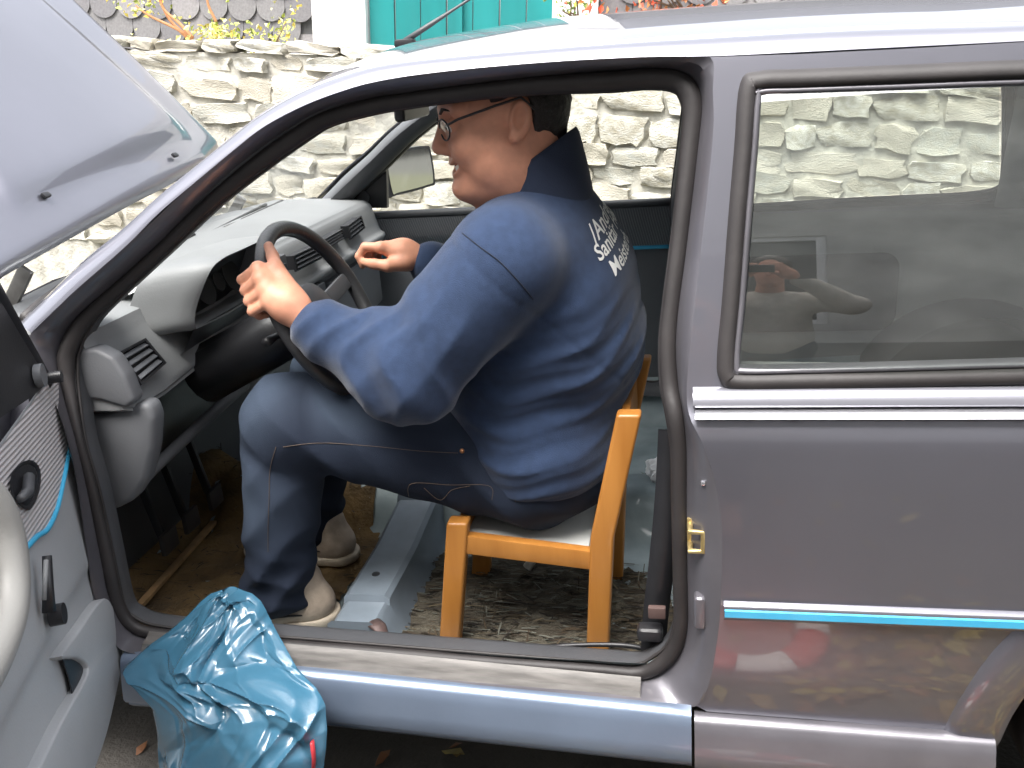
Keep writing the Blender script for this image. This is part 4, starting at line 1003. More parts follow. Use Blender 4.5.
def hand(P, W, K, PIP, DIP, TIP, TH, wr=.027, rs=(.0108, .0098, .0088, .0078), sc=1.0):
    W = np.array(W); d = rc(P, W, W * .6 + np.mean(K, axis=0) * .4, wr, .024)
    for i in range(4):
        d = smin(d, rc(P, W * .75 + np.array(K[i]) * .25, K[i], .017, .0128 * sc), .014)
    kc = np.mean(K, axis=0)
    d = smin(d, ell(P, W * .45 + kc * .55, (.032, .030, .032)), .02)
    for i in range(4):
        s = (.96, 1.0, .97, .86)[i] * sc
        f = rc(P, K[i], PIP[i], rs[0] * 1.08 * s, rs[1] * s); f = smin(f, rc(P, PIP[i], DIP[i], rs[1] * s, rs[2] * s), .004); f = smin(f, rc(P, DIP[i], TIP[i], rs[2] * s, rs[3] * s), .003)
        d = smin(d, f, .006)
    t = rc(P, TH[0], TH[1], .018, .0135); t = smin(t, rc(P, TH[1], TH[2], .0128, .0112), .006); t = smin(t, rc(P, TH[2], TH[3], .0112, .009), .004)
    return smin(d, t, .012)

# ================================================================== DRIVER
Hc = np.array([-.308, .339, 1.281]); hy, hpt, hs_ = .36, .13, 1.05
Ff = np.array([-math.cos(hy), -math.sin(hy), 0]); Lf = np.array([math.sin(hy), -math.cos(hy), 0]); Uf = np.array([0, 0, 1.0])
F2 = Ff * math.cos(hpt) - Uf * math.sin(hpt); U2 = Uf * math.cos(hpt) + Ff * math.sin(hpt)
HM = np.stack([F2, Lf, U2], 1) * hs_                    # local (forward, left, up) -> world
HMi = np.linalg.inv(HM).astype('f4')
def hl2w(p): return Hc + HM @ np.array(p, float)
def headf(P, hair=False):
    q = (P - Hc.astype('f4')) @ HMi.T; s = np.stack([q[..., 0], np.abs(q[..., 1]), q[..., 2]], -1)
    d = ell(q, (-.008, 0, .012), (.098, .076, .070))
    if hair: return d, q, s
    d = smin(d, ell(q, (.035, 0, -.035), (.062, .064, .082)), .03)          # face block
    d = smin(d, ell(s, (.028, .040, -.072), (.045, .030, .040)), .025)      # jowl
    d = smin(d, ell(q, (.072, 0, -.104), (.034, .034, .026)), .022)         # chin
    d = smin(d, ell(q, (.018, 0, -.112), (.055, .050, .035)), .03)          # double chin
    d = smin(d, ell(s, (.066, .036, -.036), (.028, .026, .024)), .022)      # raised cheek (smiling)
    d = smin(d, rc(s, (.088, .008, .026), (.074, .046, .024), .012, .012), .014)   # brow
    d = smax(d, -ell(s, (.100, .032, .004), (.020, .019, .012)), .014)      # eye socket
    d = smin(d, rc(q, (.090, 0, .012), (.110, 0, -.026), .0085, .011), .012)     # nose bridge
    d = smin(d, ell(q, (.110, 0, -.033), (.013, .012, .0105)), .008)
    d = smin(d, ell(s, (.100, .012, -.038), (.012, .0085, .009)), .007)
    d = smax(d, -ell(s, (.106, .007, -.047), (.006, .004, .004)), .003)
    # smiling mouth: opening between the lips
    arc = .010 * (s[..., 1] / .028) ** 2
    m = np.stack([q[..., 0], q[..., 1], q[..., 2] - arc], -1)
    d = smin(d, ell(m, (.088, 0, -.062), (.014, .030, .0055)), .008); d = smin(d, ell(m, (.086, 0, -.079), (.014, .026, .0065)), .008)
    d = smax(d, -ell(m, (.098, 0, -.0705), (.020, .029, .0062)), .003)
    d = smin(d, ell(s, (.083, .031, -.0), (.0125, .0125, .0125)), .002)     # eyeball + lids
    # ears
    e = np.stack([q[..., 0] * .94 + q[..., 2] * .34, s[..., 1], q[..., 2] * .94 - q[..., 0] * .34], -1)
    ear = ell(e, (-.018, .079, -.004), (.0175, .010, .031)); ear = smax(ear, -ell(e, (-.014, .089, -.001), (.0105, .011, .020)), .004); ear = smin(ear, ell(e, (-.013, .078, -.032), (.009, .0075, .009)), .008)
    d = smin(d, ear, .007)
    return d
neck0 = hl2w((-.030, 0, -.055)); neck1 = np.array([-.262, .385, 1.095])
def headneck(P):
    d = headf(P); n = rc(P, neck0, neck1, .066, .080); n = smin(n, rc(P, hl2w((.005, 0, -.085)), neck1 + np.array([-.05, -.01, .0]), .052, .06), .03)
    return smin(d, n, .03)
# rim point the left hand holds, with its own little frame
ph = R_(152); rimp = wp(ph, wr); tg = -math.sin(ph) * np.array([0, 1, 0]) + math.cos(ph) * T; rd = math.cos(ph) * np.array([0, 1, 0]) + math.sin(ph) * T
sv = (-.034, -.012, .010, .031)
def rp(s, r, n): return rimp + tg * s + rd * r + NW * n
WL = np.array([-.650, .208, .945])
KL = [rp(s, .036 - .004 * abs(i - 1), .014) for i, s in enumerate(sv)]
PL = [rp(s * .98, .026, -.028) for s in sv]; DL = [rp(s * .95, -.004, -.036) for s in sv]; TL = [rp(s * .92, -.024, -.020) for s in sv]
THL = [WL + (KL[0] - WL) * .35 + NW * .012, rp(-.030, .012, .036), rp(-.058, .000, .030), rp(-.082, -.004, .026)]
handL = lambda P: hand(P, WL, KL, PL, DL, TL, THL)
WR = np.array([-.552, .600, .975]); hx = np.array([-.93, -.02, .30]); hx /= np.linalg.norm(hx); hz = np.array([0, 0, 1.0]) - hx * hx[2]; hz /= np.linalg.norm(hz); hyv = np.cross(hz, hx)   # across the knuckles, index towards the camera
def hr(a, b, c): return WR + hx * a + hyv * b + hz * c
sr = (.031, .010, -.011, -.030)
sgn = 1 if hyv[1] < 0 else -1
sr = [s * sgn for s in sr]
KR = [hr(.088 - .004 * i, s, .012 - .003 * i) for i, s in enumerate(sr)]
PR = [hr(.122 - .006 * i, s * 1.02, .004 - .004 * i) for i, s in enumerate(sr)]
DR = [hr(.132 - .008 * i, s * 1.0, -.020 - .002 * i) for i, s in enumerate(sr)]
TR = [hr(.120 - .008 * i, s * .97, -.038) for i, s in enumerate(sr)]
THR = [hr(.03, sr[0] * .8, -.008), hr(.062, sr[0] * 1.55, -.018), hr(.092, sr[0] * 1.6, -.022), hr(.112, sr[0] * 1.35, -.026)]
handR = lambda P: hand(P, WR, KR, PR, DR, TR, THR)
SL, SR = np.array([-.300, .235, 1.045]), np.array([-.325, .600, 1.035])
EL, ER = np.array([-.475, .190, .868]), np.array([-.425, .690, .880])
hipL, hipR = np.array([-.30, .345, .592]), np.array([-.30, .515, .592])
knL, knR = np.array([-.764, .285, .738]), np.array([-.775, .545, .725])
anL, anR = np.array([-.850, .275, .355]), np.array([-.90, .555, .355])
def core(P):
    d = rc(P, (-.28, .43, .62), (-.265, .42, 1.02), .14, .13)
    for a, b, c in ((SL, EL, WL), (SR, ER, WR)):
        d = smin(d, rc(P, a, b, .055, .045), .03); d = smin(d, rc(P, b, c, .043, .028), .02)
    for a, b, c in ((hipL, knL, anL), (hipR, knR, anR)):
        d = smin(d, rc(P, a, b, .085, .058), .03); d = smin(d, rc(P, b, c, .056, .036), .02)
    return smin(d, rc(P, neck1, (-.265, .42, 1.0), .07, .12), .03)
def bb(pts, m): a = np.array(pts); return a.min(0) - m, a.max(0) + m
hb_ = (Hc - np.array([.20, .165, .20]), Hc + np.array([.20, .165, .16]))
person = netmesh('person', [(headneck, *hb_, .0026), (handL, *bb([WL] + KL + PL + DL + TL + THL, .035), .0022), (handR, *bb([WR] + KR + PR + DR + TR + THR, .035), .0025),
                            (core, (-1.0, .10, .30), (-.08, .80, 1.18), .012)], SKIN)
tag(person, 'laughing man in navy sweatshirt and jeans seated at the steering wheel', 'person')
# eyes, teeth, glasses, hair
def ball(name, c, r, m, parent, n=14):
    bm = bmesh.new(); bmesh.ops.create_uvsphere(bm, u_segments=n, v_segments=n // 2 + 2, radius=r); bmesh.ops.translate(bm, verts=bm.verts, vec=Vector(c))
    me = bpy.data.meshes.new(name); bm.to_mesh(me); bm.free(); me.polygons.foreach_set('use_smooth', [True] * len(me.polygons)); return link(name, me, m, parent)
for s in (1, -1):
    e = ball('eye', hl2w((.0862, .031 * s, -.001)), .0106 * hs_, mat('eye_white', (.6, .57, .53), .25), person)
    ball('iris', hl2w((.0935, .031 * s, -.001)), .0048 * hs_, mat('iris_dark', (.03, .02, .015), .2), e)
mesh('teeth', *loft([[hl2w((.0925 - .18 * (a / .024) ** 2 * .03, a, z + .010 * (a / .028) ** 2)) for z in (-.0765, -.0665)] for a in np.linspace(-.022, .022, 13)]), mat('teeth_enamel', (.68, .62, .52), .3), person)
gls = mesh('glasses', *tube([hl2w((.101, .006 + .0, .006)), hl2w((.104, 0, .010)), hl2w((.101, -.006, .006))], .0016, 6), M['blackplastic'], person)
for s in (1, -1):
    rimg = [hl2w((.104 - .010 * (abs(.031 + .026 * math.cos(a)) / .06) ** 2, s * (.032 + .025 * math.cos(a)), -.004 + .0165 * math.sin(a))) for a in np.linspace(0, 2 * math.pi, 28, endpoint=False)]
    mesh('glasses_rim', *tube(rimg, .0015, 6, True), M['blackplastic'], gls)
    mesh('lens', rimg, [tuple(range(28))], M['lens'], gls, False)
    mesh('temple_arm', *tube([hl2w((.096, .057 * s, .004)), hl2w((.080, .072 * s, .010)), hl2w((.02, .081 * s, .018)), hl2w((-.022, .083 * s, .022)), hl2w((-.040, .082 * s, .0))], .0022, 6), M['blackplastic'], gls)
def hairf(P):
    d, q, s = headf(P, True); n = vnoise(q, 260, 3) * .0022 + vnoise(q * np.array([1, 1, .25], 'f4'), 420, 5) * .0016
    d = smin(d, rc(q, (-.050, 0, -.01), (-.054, 0, -.050), .054, .040), .03)
    sh = d - .0065 + n * .7
    # hairline: forehead, temples, sideburn, nape
    f, u, l = q[..., 0], q[..., 2], s[..., 1]
    front = f - np.where(u > .045, .066 - .30 * np.maximum(.075 - u, 0), .026)
    low = -(u - (np.where(f > -.012, .022, np.where(f > -.035, .018, -.075)) )) 
    cut = np.maximum(front, low * .8)
    ear = ell(np.stack([f, l, u], -1), (-.014, .085, -.008), (.026, .03, .036))
    return smax(smax(sh, cut, .010), -ear, .008)
netmesh('hair', [(hairf, Hc - np.array([.16, .13, .13]), Hc + np.array([.17, .13, .15]), .0028)], HAIR, person)
mesh('eyebrow', *tube([hl2w((.099, .014, .020)), hl2w((.096, .030, .027)), hl2w((.083, .048, .022))], [.003, .0042, .002], 6, flat=.6), HAIR, person)
mesh('eyebrow', *tube([hl2w((.099, -.014, .020)), hl2w((.096, -.030, .027)), hl2w((.083, -.048, .022))], [.003, .0042, .002], 6, flat=.6), HAIR, person)

# ---- sweatshirt
def arm(P, a, b, c, r, sd):
    d = rc(P, a, b, r[0], r[1]); d = smin(d, rc(P, b, c, r[1] * .98, r[2]), .045)
    return d
cuffL = WL + (EL - WL) * .10; cuffR = WR + (ER - WR) * .12
def shirt(P):
    d = ell(P, (-.252, .43, .865), (.178, .212, .205))
    d = smin(d, ell(P, (-.268, .43, 1.00), (.160, .215, .150)), .06)
    d = smin(d, ell(P, (-.283, .43, .655), (.172, .218, .150)), .06)
    d = smin(d, ell(P, (-.330, .43, .78), (.150, .19, .17)), .05)
    d = smin(d, rc(P, (-.262, .40, 1.085), SL, .088, .088), .05); d = smin(d, rc(P, (-.262, .40, 1.085), SR, .088, .088), .05)
    # folds across the back and waist, sweeping up to the arm pit
    x, y, z = P[..., 0], P[..., 1], P[..., 2]
    u = z - .10 * (x + .27) - 2.0 * (x + .27) ** 2 + .012 * np.sin(14 * x + 9 * y) + .006 * np.sin(37 * x + 5 * y)
    msk = np.clip((1.0 - z) / .16, 0, 1) * np.clip((z - .52) / .06, 0, 1) * np.clip((x + .42) / .12, .1, 1)
    nz = vnoise(P, 13, 21); fold = (np.abs(np.sin(u * 46 + 1.5 * np.sin(7 * x + 5 * y + 3 * z) + 1.6 * nz)) ** .8 - .6) * .016 + (np.abs(np.sin(u * 93 + 2.5 * nz + 1.1)) - .6) * .006
    d = d + fold * msk * np.clip(.15 + 1.1 * (.5 + .9 * vnoise(P, 12, 1)), 0, 1.3)
    d = d + vnoise(P, 16, 2) * .005
    # long pulls from the shoulder blade
    d = d + .005 * np.sin(36 * (x - .30 * z) + 1.3 * np.sin(9 * z)) * np.clip((z - .86) / .08, 0, 1) * np.clip((1.08 - z) / .08, 0, 1) * np.clip((x + .30) / .05, 0, 1)
    al = rc(P, SL, EL, .100, .088); fl = rc(P, EL, cuffL, .086, .056)
    w = (P - EL.astype('f4')) @ ((cuffL - EL) / np.linalg.norm(cuffL - EL)).astype('f4')
    fl = fl + .014 * (np.abs(np.sin(w * 46 + 1.5 * np.sin(P[..., 2] * 30 + P[..., 1] * 18))) - .5) * (.4 + .6 * np.clip(1 - w / .16, 0, 1))
    w2 = (P - SL.astype('f4')) @ ((EL - SL) / np.linalg.norm(EL - SL)).astype('f4')
    al = al + .006 * np.sin(w2 * 46 + 2.1 * np.sin(P[..., 0] * 19)) * np.clip((w2 - .10) / .1, 0, 1) + vnoise(P, 24, 8) * .0055 + (np.abs(np.sin(30 * (P[..., 0] - .8 * P[..., 2]) + 3 * vnoise(P, 9, 31))) - .6) * .006 * np.clip((w2 - .06) / .1, 0, 1)
    a = smin(al, fl, .055)
    a = smin(a, rc(P, cuffL, WL + (EL - WL) * .02, .047, .044), .006)
    d = smin(d, a, .018)
    a = smin(rc(P, SR, ER, .090, .075), rc(P, ER, cuffR, .074, .050), .04)
    d = smin(d, a, .035)
    # shoulder seam
    sp = np.abs(w2 - .030) ; d = d + .0022 * np.exp(-(sp / .004) ** 2) * np.clip((P[..., 0] + .42) / .05, 0, 1) * (P[..., 1] < .33)
    # waistband rib
    d = smax(d, -(P[..., 2] - (.508 + .40 * np.clip(-(P[..., 0] + .27), -.05, .4))), .016)
    return smax(d, -(rc(P, neck1, neck0 + (neck0 - neck1) * .6, .070, .060)), .01)
sw_ = netmesh('sweatshirt', [(shirt, (-.76, .07, .47), (-.03, .83, 1.21), .0055)], NAVY, person)
# ribbed stand-up collar
def cring(c, r, t): return [np.array(c) + np.array([r * math.cos(a), r * math.sin(a), t * math.cos(a)]) for a in np.linspace(0, 2 * math.pi, 48, endpoint=False)]
mesh('collar', *loft([cring((-.270, .395, 1.060), .112, .02), cring((-.268, .392, 1.100), .108, .03), cring((-.267, .384, 1.140), .099, .045), cring((-.270, .374, 1.185), .091, .055), cring((-.271, .372, 1.194), .087, .055), cring((-.271, .373, 1.188), .081, .055), cring((-.266, .385, 1.12), .085, .04)], True), mat('navy_collar', (.016, .025, .052), .9, bump=.2, bscale=400, sheen=.2), sw_)
# lettering across the back, laid on the cloth
dg = bpy.context.evaluated_depsgraph_get()
bvh = BVHTree.FromPolygons([v.co.copy() for v in sw_.data.vertices], [tuple(p.vertices) for p in sw_.data.polygons])
LET = mat('white_print', (.72, .72, .70), .7)
def lettering(txt, px, size):
    cu = bpy.data.curves.new('t', 'FONT'); cu.body = txt; cu.size = size; cu.resolution_u = 3; cu.offset = .0006
    to = bpy.data.objects.new('t', cu); COL.objects.link(to); bpy.context.view_layer.update()
    me = bpy.data.meshes.new_from_object(to.evaluated_get(bpy.context.evaluated_depsgraph_get())); bpy.data.objects.remove(to)
    bm = bmesh.new(); bm.from_mesh(me); bmesh.ops.triangulate(bm, faces=bm.faces); bmesh.ops.subdivide_edges(bm, edges=[e for e in bm.edges if e.calc_length() > .006], cuts=1)
    r = Vector(ray(px)).normalized(); hit = bvh.ray_cast(Vector(CC), r)[0]
    y0, z0 = hit.y, hit.z
    for v in bm.verts:
        loc, nrm, _, _ = bvh.ray_cast(Vector((.3, y0 + v.co.x, z0 + v.co.y + .30 * v.co.x)), Vector((-1, 0, 0)))
        if loc is None: loc, nrm, _, _ = bvh.find_nearest(Vector((-.1, y0 + v.co.x, z0 + v.co.y)))
        if nrm.x < 0: nrm = -nrm
        v.co = loc + nrm * .0015
    bm.to_mesh(me); bm.free(); o = link('back_lettering', me, LET, sw_); me.materials.clear(); me.materials.append(LET); return o
seamsh = None
lettering('/Andreas Sch', (595, 244), .043); lettering('Sanitär Heizu', (599, 262), .037); lettering('Meisterb.', (614, 277), .037)

# ---- jeans
def jeans(P):
    d = ell(P, (-.285, .43, .592), (.168, .195, .100))
    x, y, z = P[..., 0], P[..., 1], P[..., 2]
    for a, b, c, side in ((hipL, knL, anL, 0), (hipR, knR, anR, 1)):
        th = rc(P, a, b, .106, .088); sh = rc(P, b, c + (c - b) * .02, .086, .072)
        w = (P - b.astype('f4')) @ ((c - b) / np.linalg.norm(c - b)).astype('f4')
        sh = sh + .012 * (np.abs(np.sin(w * 34 + 2.2 * x * 9 + 1.3 * np.sin(18 * x + 11 * y))) - .5) * (.35 + .65 * np.clip((w - .20) / .12, 0, 1)) + .008 * np.sin(40 * (x + .5 * z)) * np.clip(1 - np.abs(w - .08) / .09, 0, 1)
        w2 = (P - a.astype('f4')) @ ((b - a) / np.linalg.norm(b - a)).astype('f4')
        th = th + .010 * (np.abs(np.sin(30 * (x + .9 * z) + 1.5 * np.sin(13 * y + 6 * x))) - .5) * np.clip(np.abs(w2 - .25) / .14, .25, 1)
        d = smin(d, smin(th, sh, .030), .03)
        hem = (P - c.astype('f4')) @ ((c - b) / np.linalg.norm(c - b)).astype('f4') - .0
        d = smax(d, hem - .012, .006) if False else d
    d = d + vnoise(P, 20, 4) * .004 + (np.abs(np.sin(38 * (z + .35 * x) + 3.5 * vnoise(P, 10, 14))) - .6) * .007 * np.clip((.50 - z) / .10, 0, 1)
    sc_ = np.minimum(z - .335, 1.0); return smax(d, -(z - .335 - .02 * np.sin(9 * x)), .008)
jn = netmesh('jeans', [(jeans, (-1.02, .10, .30), (-.08, .76, .86), .0062)], DENIM, person)
jb = BVHTree.FromPolygons([v.co.copy() for v in jn.data.vertices], [tuple(p.vertices) for p in jn.data.polygons])
ST = mat('tan_stitching', (.11, .08, .06), .8)
def seam(name, pxs, r=.00055, m=ST, tree=jb, parent=jn, dash_=True):
    pts = [np.array(p, float) for p in cr(pxs, 12)]; W3 = []
    for p in pts:
        h = tree.ray_cast(Vector(CC), Vector(ray(p)).normalized())[0]
        if h is not None: W3.append(np.array(h) + (CC - np.array(h)) / np.linalg.norm(CC - np.array(h)) * .0008)
    if len(W3) > 2: mesh(name, *tube(W3, r, 5), m, parent)
seam('thigh_seam', [(283,447),(320,443),(370,446),(420,451),(458,453)])
seam('shin_seam', [(276,447),(270,470),(269,500),(268,530),(268,552)])
seam('pocket_stitching', [(410,502),(411,484),(450,485),(489,486),(492,500)])
seam('pocket_flourish', [(424,488),(440,500),(452,490),(470,486)])
seam('yoke_stitching', [(498,482),(508,494),(516,502)])
h = jb.ray_cast(Vector(CC), Vector(ray((462, 451))).normalized())[0]
if h is not None: ball('rivet', h, .005, mat('copper', (.6, .28, .14), .35, .9), jn, 10)

seam('armhole_seam', [(462,233),(480,247),(500,262),(520,283),(533,299)], .0009, mat('dark_seam', (.006, .009, .018), .9), bvh, sw_)
# ---- shoes
def shoe(an, toe_dir, zf):
    td = np.array(toe_dir, float); td /= np.linalg.norm(td); sd_ = np.array([-td[1], td[0], 0])
    base = np.array([an[0], an[1], zf])
    W = lambda a, s, u: base + td * a + sd_ * s + np.array([0, 0, u])
    def f(P):
        d = rc(P, W(-.055, 0, .045), W(.06, 0, .045), .042, .043); d = smin(d, rc(P, W(.06, 0, .040), W(.155, .004, .032), .043, .030), .03)
        d = smin(d, rc(P, W(-.045, 0, .05), W(-.035, 0, .105), .043, .042), .02); d = smax(d, -(P[..., 2] - zf - .012), .004)
        return d
    def g(P):
        d = rc(P, W(-.06, 0, .02), W(.07, 0, .02), .046, .048); d = smin(d, rc(P, W(.07, 0, .02), W(.158, .004, .02), .048, .036), .02)
        return smax(smax(d, P[..., 2] - zf - .026, .005), -(P[..., 2] - zf - .002), .005)
    lo_, hi_ = bb([W(-.07, .05, 0), W(-.07, -.05, .11), W(.17, .05, 0), W(.17, -.05, .11)], .04)
    s = netmesh('shoe', [(f, lo_, hi_, .004)], mat('suede_beige', (.33, .27, .21), .75, var=.2, vscale=30, bump=.15, bscale=160), person)
    netmesh('sole', [(g, lo_, hi_, .004)], mat('sole_rubber', (.42, .36, .28), .6, var=.15, vscale=40), s)
    for k in range(4):
        a = .02 + .022 * k; mesh('shoelace', *tube([W(a, -.028, .082 - .012 * k), W(a + .006, 0, .092 - .013 * k), W(a, .028, .082 - .012 * k)], .003, 6), mat('lace', (.45, .4, .33), .8), s)
    mesh('shoe_stripe', *tube([W(-.03, -.0435 if sd_[1] > 0 else .0435, .045), W(.02, -.046 if sd_[1] > 0 else .046, .05), W(.06, -.043 if sd_[1] > 0 else .043, .065)], .004, 6, flat=.5), M['blackplastic'], s)
shoe(anL + np.array([.015, .01, 0]), (-1, -.35, 0), .262); shoe(anR + np.array([.02, 0, 0]), (-1, .05, 0), .262)

# ================================================================== CHAIR (child's wooden chair)
WOOD = mat('orange_beech', (.30, .118, .020), .42, 0, .25, 0, 6, .06, 60, col2=(.40, .172, .036), stretch=(3.5, 3.5, .3), detail=8)
chair = empty('wooden_chair', (-.33, .40, .25), 'small orange wooden chair standing on the bare car floor', 'chair')
fl = (on((452, 636), 1, .245), on((464, 500), 1, .245)); fr = (on((484, 568), 1, .53), on((492, 520), 1, .53))
rl = (on((597, 650), 1, .235), on((620, 432), 1, .235)); rr = (on((616, 574), 1, .53), on((641, 372), 1, .53))
fl = [np.array([-.475, .245, .256]), np.array([-.430, .245, .545])]; fr = [np.array([-.470, .525, .253]), np.array([-.428, .525, .545])]
rl = [np.array([-.175, .240, .250]), np.array([-.155, .240, .52]), np.array([-.098, .240, .768])]
rr = [np.array([-.165, .53, .250]), np.array([-.148, .53, .52]), np.array([-.090, .53, .775])]
def legm(name, path, w, d):
    secs = []
    for i, p in enumerate(path):
        secs.append([p + np.array([sx * d / 2, sy * w / 2, 0]) for sx, sy in ((-1, -1), (1, -1), (1, 1), (-1, 1))])
    V, F = loft(secs, True, False, True); o = mesh(name, V, F, WOOD, chair, False)
    bm = bmesh.new(); bm.from_mesh(o.data); bmesh.ops.bevel(bm, geom=[e for e in bm.edges], offset=.006, segments=3, profile=.5, affect='EDGES'); bm.to_mesh(o.data); bm.free()
    o.data.polygons.foreach_set('use_smooth', [True] * len(o.data.polygons)); o.data.set_sharp_from_angle(angle=R_(40)); return o
legm('leg', fl, .036, .042); legm('leg', fr, .036, .042); legm('leg', rl, .034, .044); legm('leg', rr, .034, .044)
def mixp(L, t): return L[0] * (1 - t) + L[1] * t
zs_ = lambda L, z: L[0] + (L[1] - L[0]) * (z - L[0][2]) / (L[1][2] - L[0][2])
bar('side_rail', zs_(fl, .495) + np.array([.015, 0, 0]), zs_(rl, .470) + np.array([-.015, 0, 0]), .022, .040, WOOD, chair)
bar('side_rail', zs_(fr, .495) + np.array([.015, 0, 0]), zs_(rr, .470) + np.array([-.015, 0, 0]), .022, .040, WOOD, chair)
bar('front_rail', zs_(fl, .495) + np.array([0, .012, 0]), zs_(fr, .495) + np.array([0, -.012, 0]), .022, .045, WOOD, chair)
bar('rear_rail', zs_(rl, .470) + np.array([0, .012, 0]), zs_(rr, .470) + np.array([0, -.012, 0]), .022, .045, WOOD, chair)
seat = boxm('seat', (-.310, .385, .480), (.25, .262, .012), mat('pale_seat_board', (.50, .51, .49), .6, var=.08), chair, Matrix.Rotation(R_(4), 3, 'Y'), .006)
q = lambda L, t: L[1] * (1 - t) + L[2] * t
bar('backrest', q(rl, .72) + np.array([0, .01, 0]), q(rr, .72) + np.array([0, -.01, 0]), .016, .07, WOOD, chair)
# ================================================================== LOOSE THINGS IN AND ROUND THE CAR
def tri(x): return np.abs((x % 1.0) - .5) * 2
# ---- blue plastic sack hung over the door sill
rowsb = [(590,222,238,.085),(594,210,252,.08),(602,200,260,.07),(616,187,268,.055),(632,168,277,.030),(648,146,286,.0),(668,124,297,-.035),(688,138,316,-.060),(706,152,325,-.080),(730,157,327,-.100),(755,159,325,-.115),(785,160,322,-.125),(815,163,320,-.132),(850,168,318,-.138)]
def rb(t):
    k = t * (len(rowsb) - 1); i = min(int(k), len(rowsb) - 2); f = k - i
    return [a * (1 - f) + b * f for a, b in zip(rowsb[i], rowsb[i + 1])]
NSx, NSy = 170, 190; rs = np.random.RandomState(11)
dirs = [(rs.normal(size=2), rs.rand()) for _ in range(7)]
front_, back_ = [], []
creases = []
for k in range(80):
    an_ = R_(90 + rs.normal() * 28) if k < 16 else rs.rand() * math.pi
    creases.append((rs.rand(), rs.rand() * 1.35, math.cos(an_), math.sin(an_), rs.uniform(.10, .38), rs.uniform(.022, .10), rs.uniform(.006, .020) * (1 if rs.rand() < .65 else -1)))
for j in range(NSy + 1):
    t = j / NSy; py, xl, xr_, Y = rb(t); A, B = on((xl, py), 1, Y), on((xr_, py), 1, Y); rf_, rbk = [], []
    for i in range(NSx + 1):
        s = i / NSx; P = A * (1 - s) + B * s; e = math.sin(math.pi * min(1, max(0, s))) ** .6
        u, v = s * 1.0 + .05 * math.sin(9 * t), t * 1.35
        wx, wy = u + .05 * math.sin(11 * v + 2), v + .05 * math.sin(9 * u + 1)
        c = 0
        for (cx_, cy_, ca_, sa_, ln_, wd_, am_) in creases:
            du, dv = wx - cx_, (wy - cy_) * 1.1; al_ = du * ca_ + dv * sa_; pe = -du * sa_ + dv * ca_
            c += am_ * math.exp(-math.sqrt((pe / wd_) ** 2 + .012) * 1.5) * math.exp(-(al_ / ln_) ** 2)
        fold = .020 * (tri(2.6 * (u + .06 * math.sin(5 * v))) - .5) * max(0, 1 - abs(v - .35) / .45)
        D = .040 * e * min(1, .25 + 2.2 * t) + (c + fold) * min(1, e * 2.5 + .1)
        rf_.append(P + np.array([.25 * c, -D, .3 * c])); rbk.append(P + np.array([0, .012 * e, 0]))
    front_.append(rf_); back_.append(rbk)
V1, F1 = loft(front_); V2, F2_ = loft(back_)
PLAST = mat('blue_plastic_film', (.040, .125, .195), .27, 0, .6, .12, 5, .12, 55, spec=.6, coatr=.12)
bag = mesh('plastic_sack', V1 + V2, F1 + [tuple(i + len(V1) for i in f) for f in F2_], PLAST, sharp=28)
tag(bag, 'crumpled shiny blue plastic sack hanging over the door sill', 'plastic bag')
REDT = mat('red_drawstring', (.50, .04, .05), .4)
mesh('drawstring', *tube([on(p, 1, y) for p, y in (((160,645), .06), ((168,637), .07), ((178,626), .085))], .007, 6, flat=.4), REDT, bag)
mesh('drawstring', *tube([on(p, 1, -.13) for p in ((312,742), (314,758), (313,775))], .007, 6, flat=.4), REDT, bag)
# a flat corner of the same film on the street
fl_ = [[np.array([x, y, .012 + .008 * math.sin(x * 40) * math.cos(y * 31)]) for y in np.linspace(-.22, -.02, 14)] for x in np.linspace(-.78, -.52, 18)]
# ---- shredded felt underlay under the chair
def ragged(pts, amp, seed, n=10):
    rs_ = np.random.RandomState(seed); out = cr([np.array(p, float) for p in pts], n, True); return [p + rs_.normal(size=p.shape) * amp * np.array([1, 1, 0][:len(p)]) for p in out]
def zfloor(x, y):
    tn = .13 * math.exp(-((y - .8) / .10) ** 4) * np.interp(x, [-1.6, -.1, .15], [1, .9, .0])
    return float(np.interp(x, fx, fz)) + tn + .13 * float(np.interp(y, [.06, .075, .13, .16], [1, .9, .25, 0])) * (1 if x < .1 else .4)
def pad(name, pts, m, parent, th=.012, seed=1, cell=.02, amp=.006):
    poly = np.array([p[:2] for p in ragged([on(p, 2, .262) for p in pts], .006, seed)])
    lo_, hi_ = poly.min(0), poly.max(0); X = np.arange(lo_[0], hi_[0], cell); Y = np.arange(lo_[1], hi_[1], cell)
    def inside(x, y):
        c = False; n = len(poly)
        for i in range(n):
            x1, y1 = poly[i]; x2, y2 = poly[i - 1]
            if (y1 > y) != (y2 > y) and x < (x2 - x1) * (y - y1) / (y2 - y1) + x1: c = not c
        return c
    idx, V, F = {}, [], []; rs_ = np.random.RandomState(seed)
    for i, x in enumerate(X):
        for j, y in enumerate(Y):
            if inside(x, y): idx[i, j] = len(V); V.append((x + rs_.normal() * cell * .15, y + rs_.normal() * cell * .15, zfloor(x, y) + th + rs_.normal() * amp))
    for (i, j) in idx:
        q = [(i, j), (i + 1, j), (i + 1, j + 1), (i, j + 1)]
        if all(k in idx for k in q): F.append(tuple(idx[k] for k in q))
    return mesh(name, V, F, m, parent), [V[k] for k in range(len(V))]
FELT = mat('felt', (.03, .023, .014), .95, 0, 0, 0, 12, .6, 120, col2=(.085, .076, .055), stretch=(1, 4, 4), detail=8)
felt_pts = [(388,640),(402,600),(424,562),(455,548),(520,552),(600,562),(650,570),(672,592),(674,650),(600,668),(480,656)]
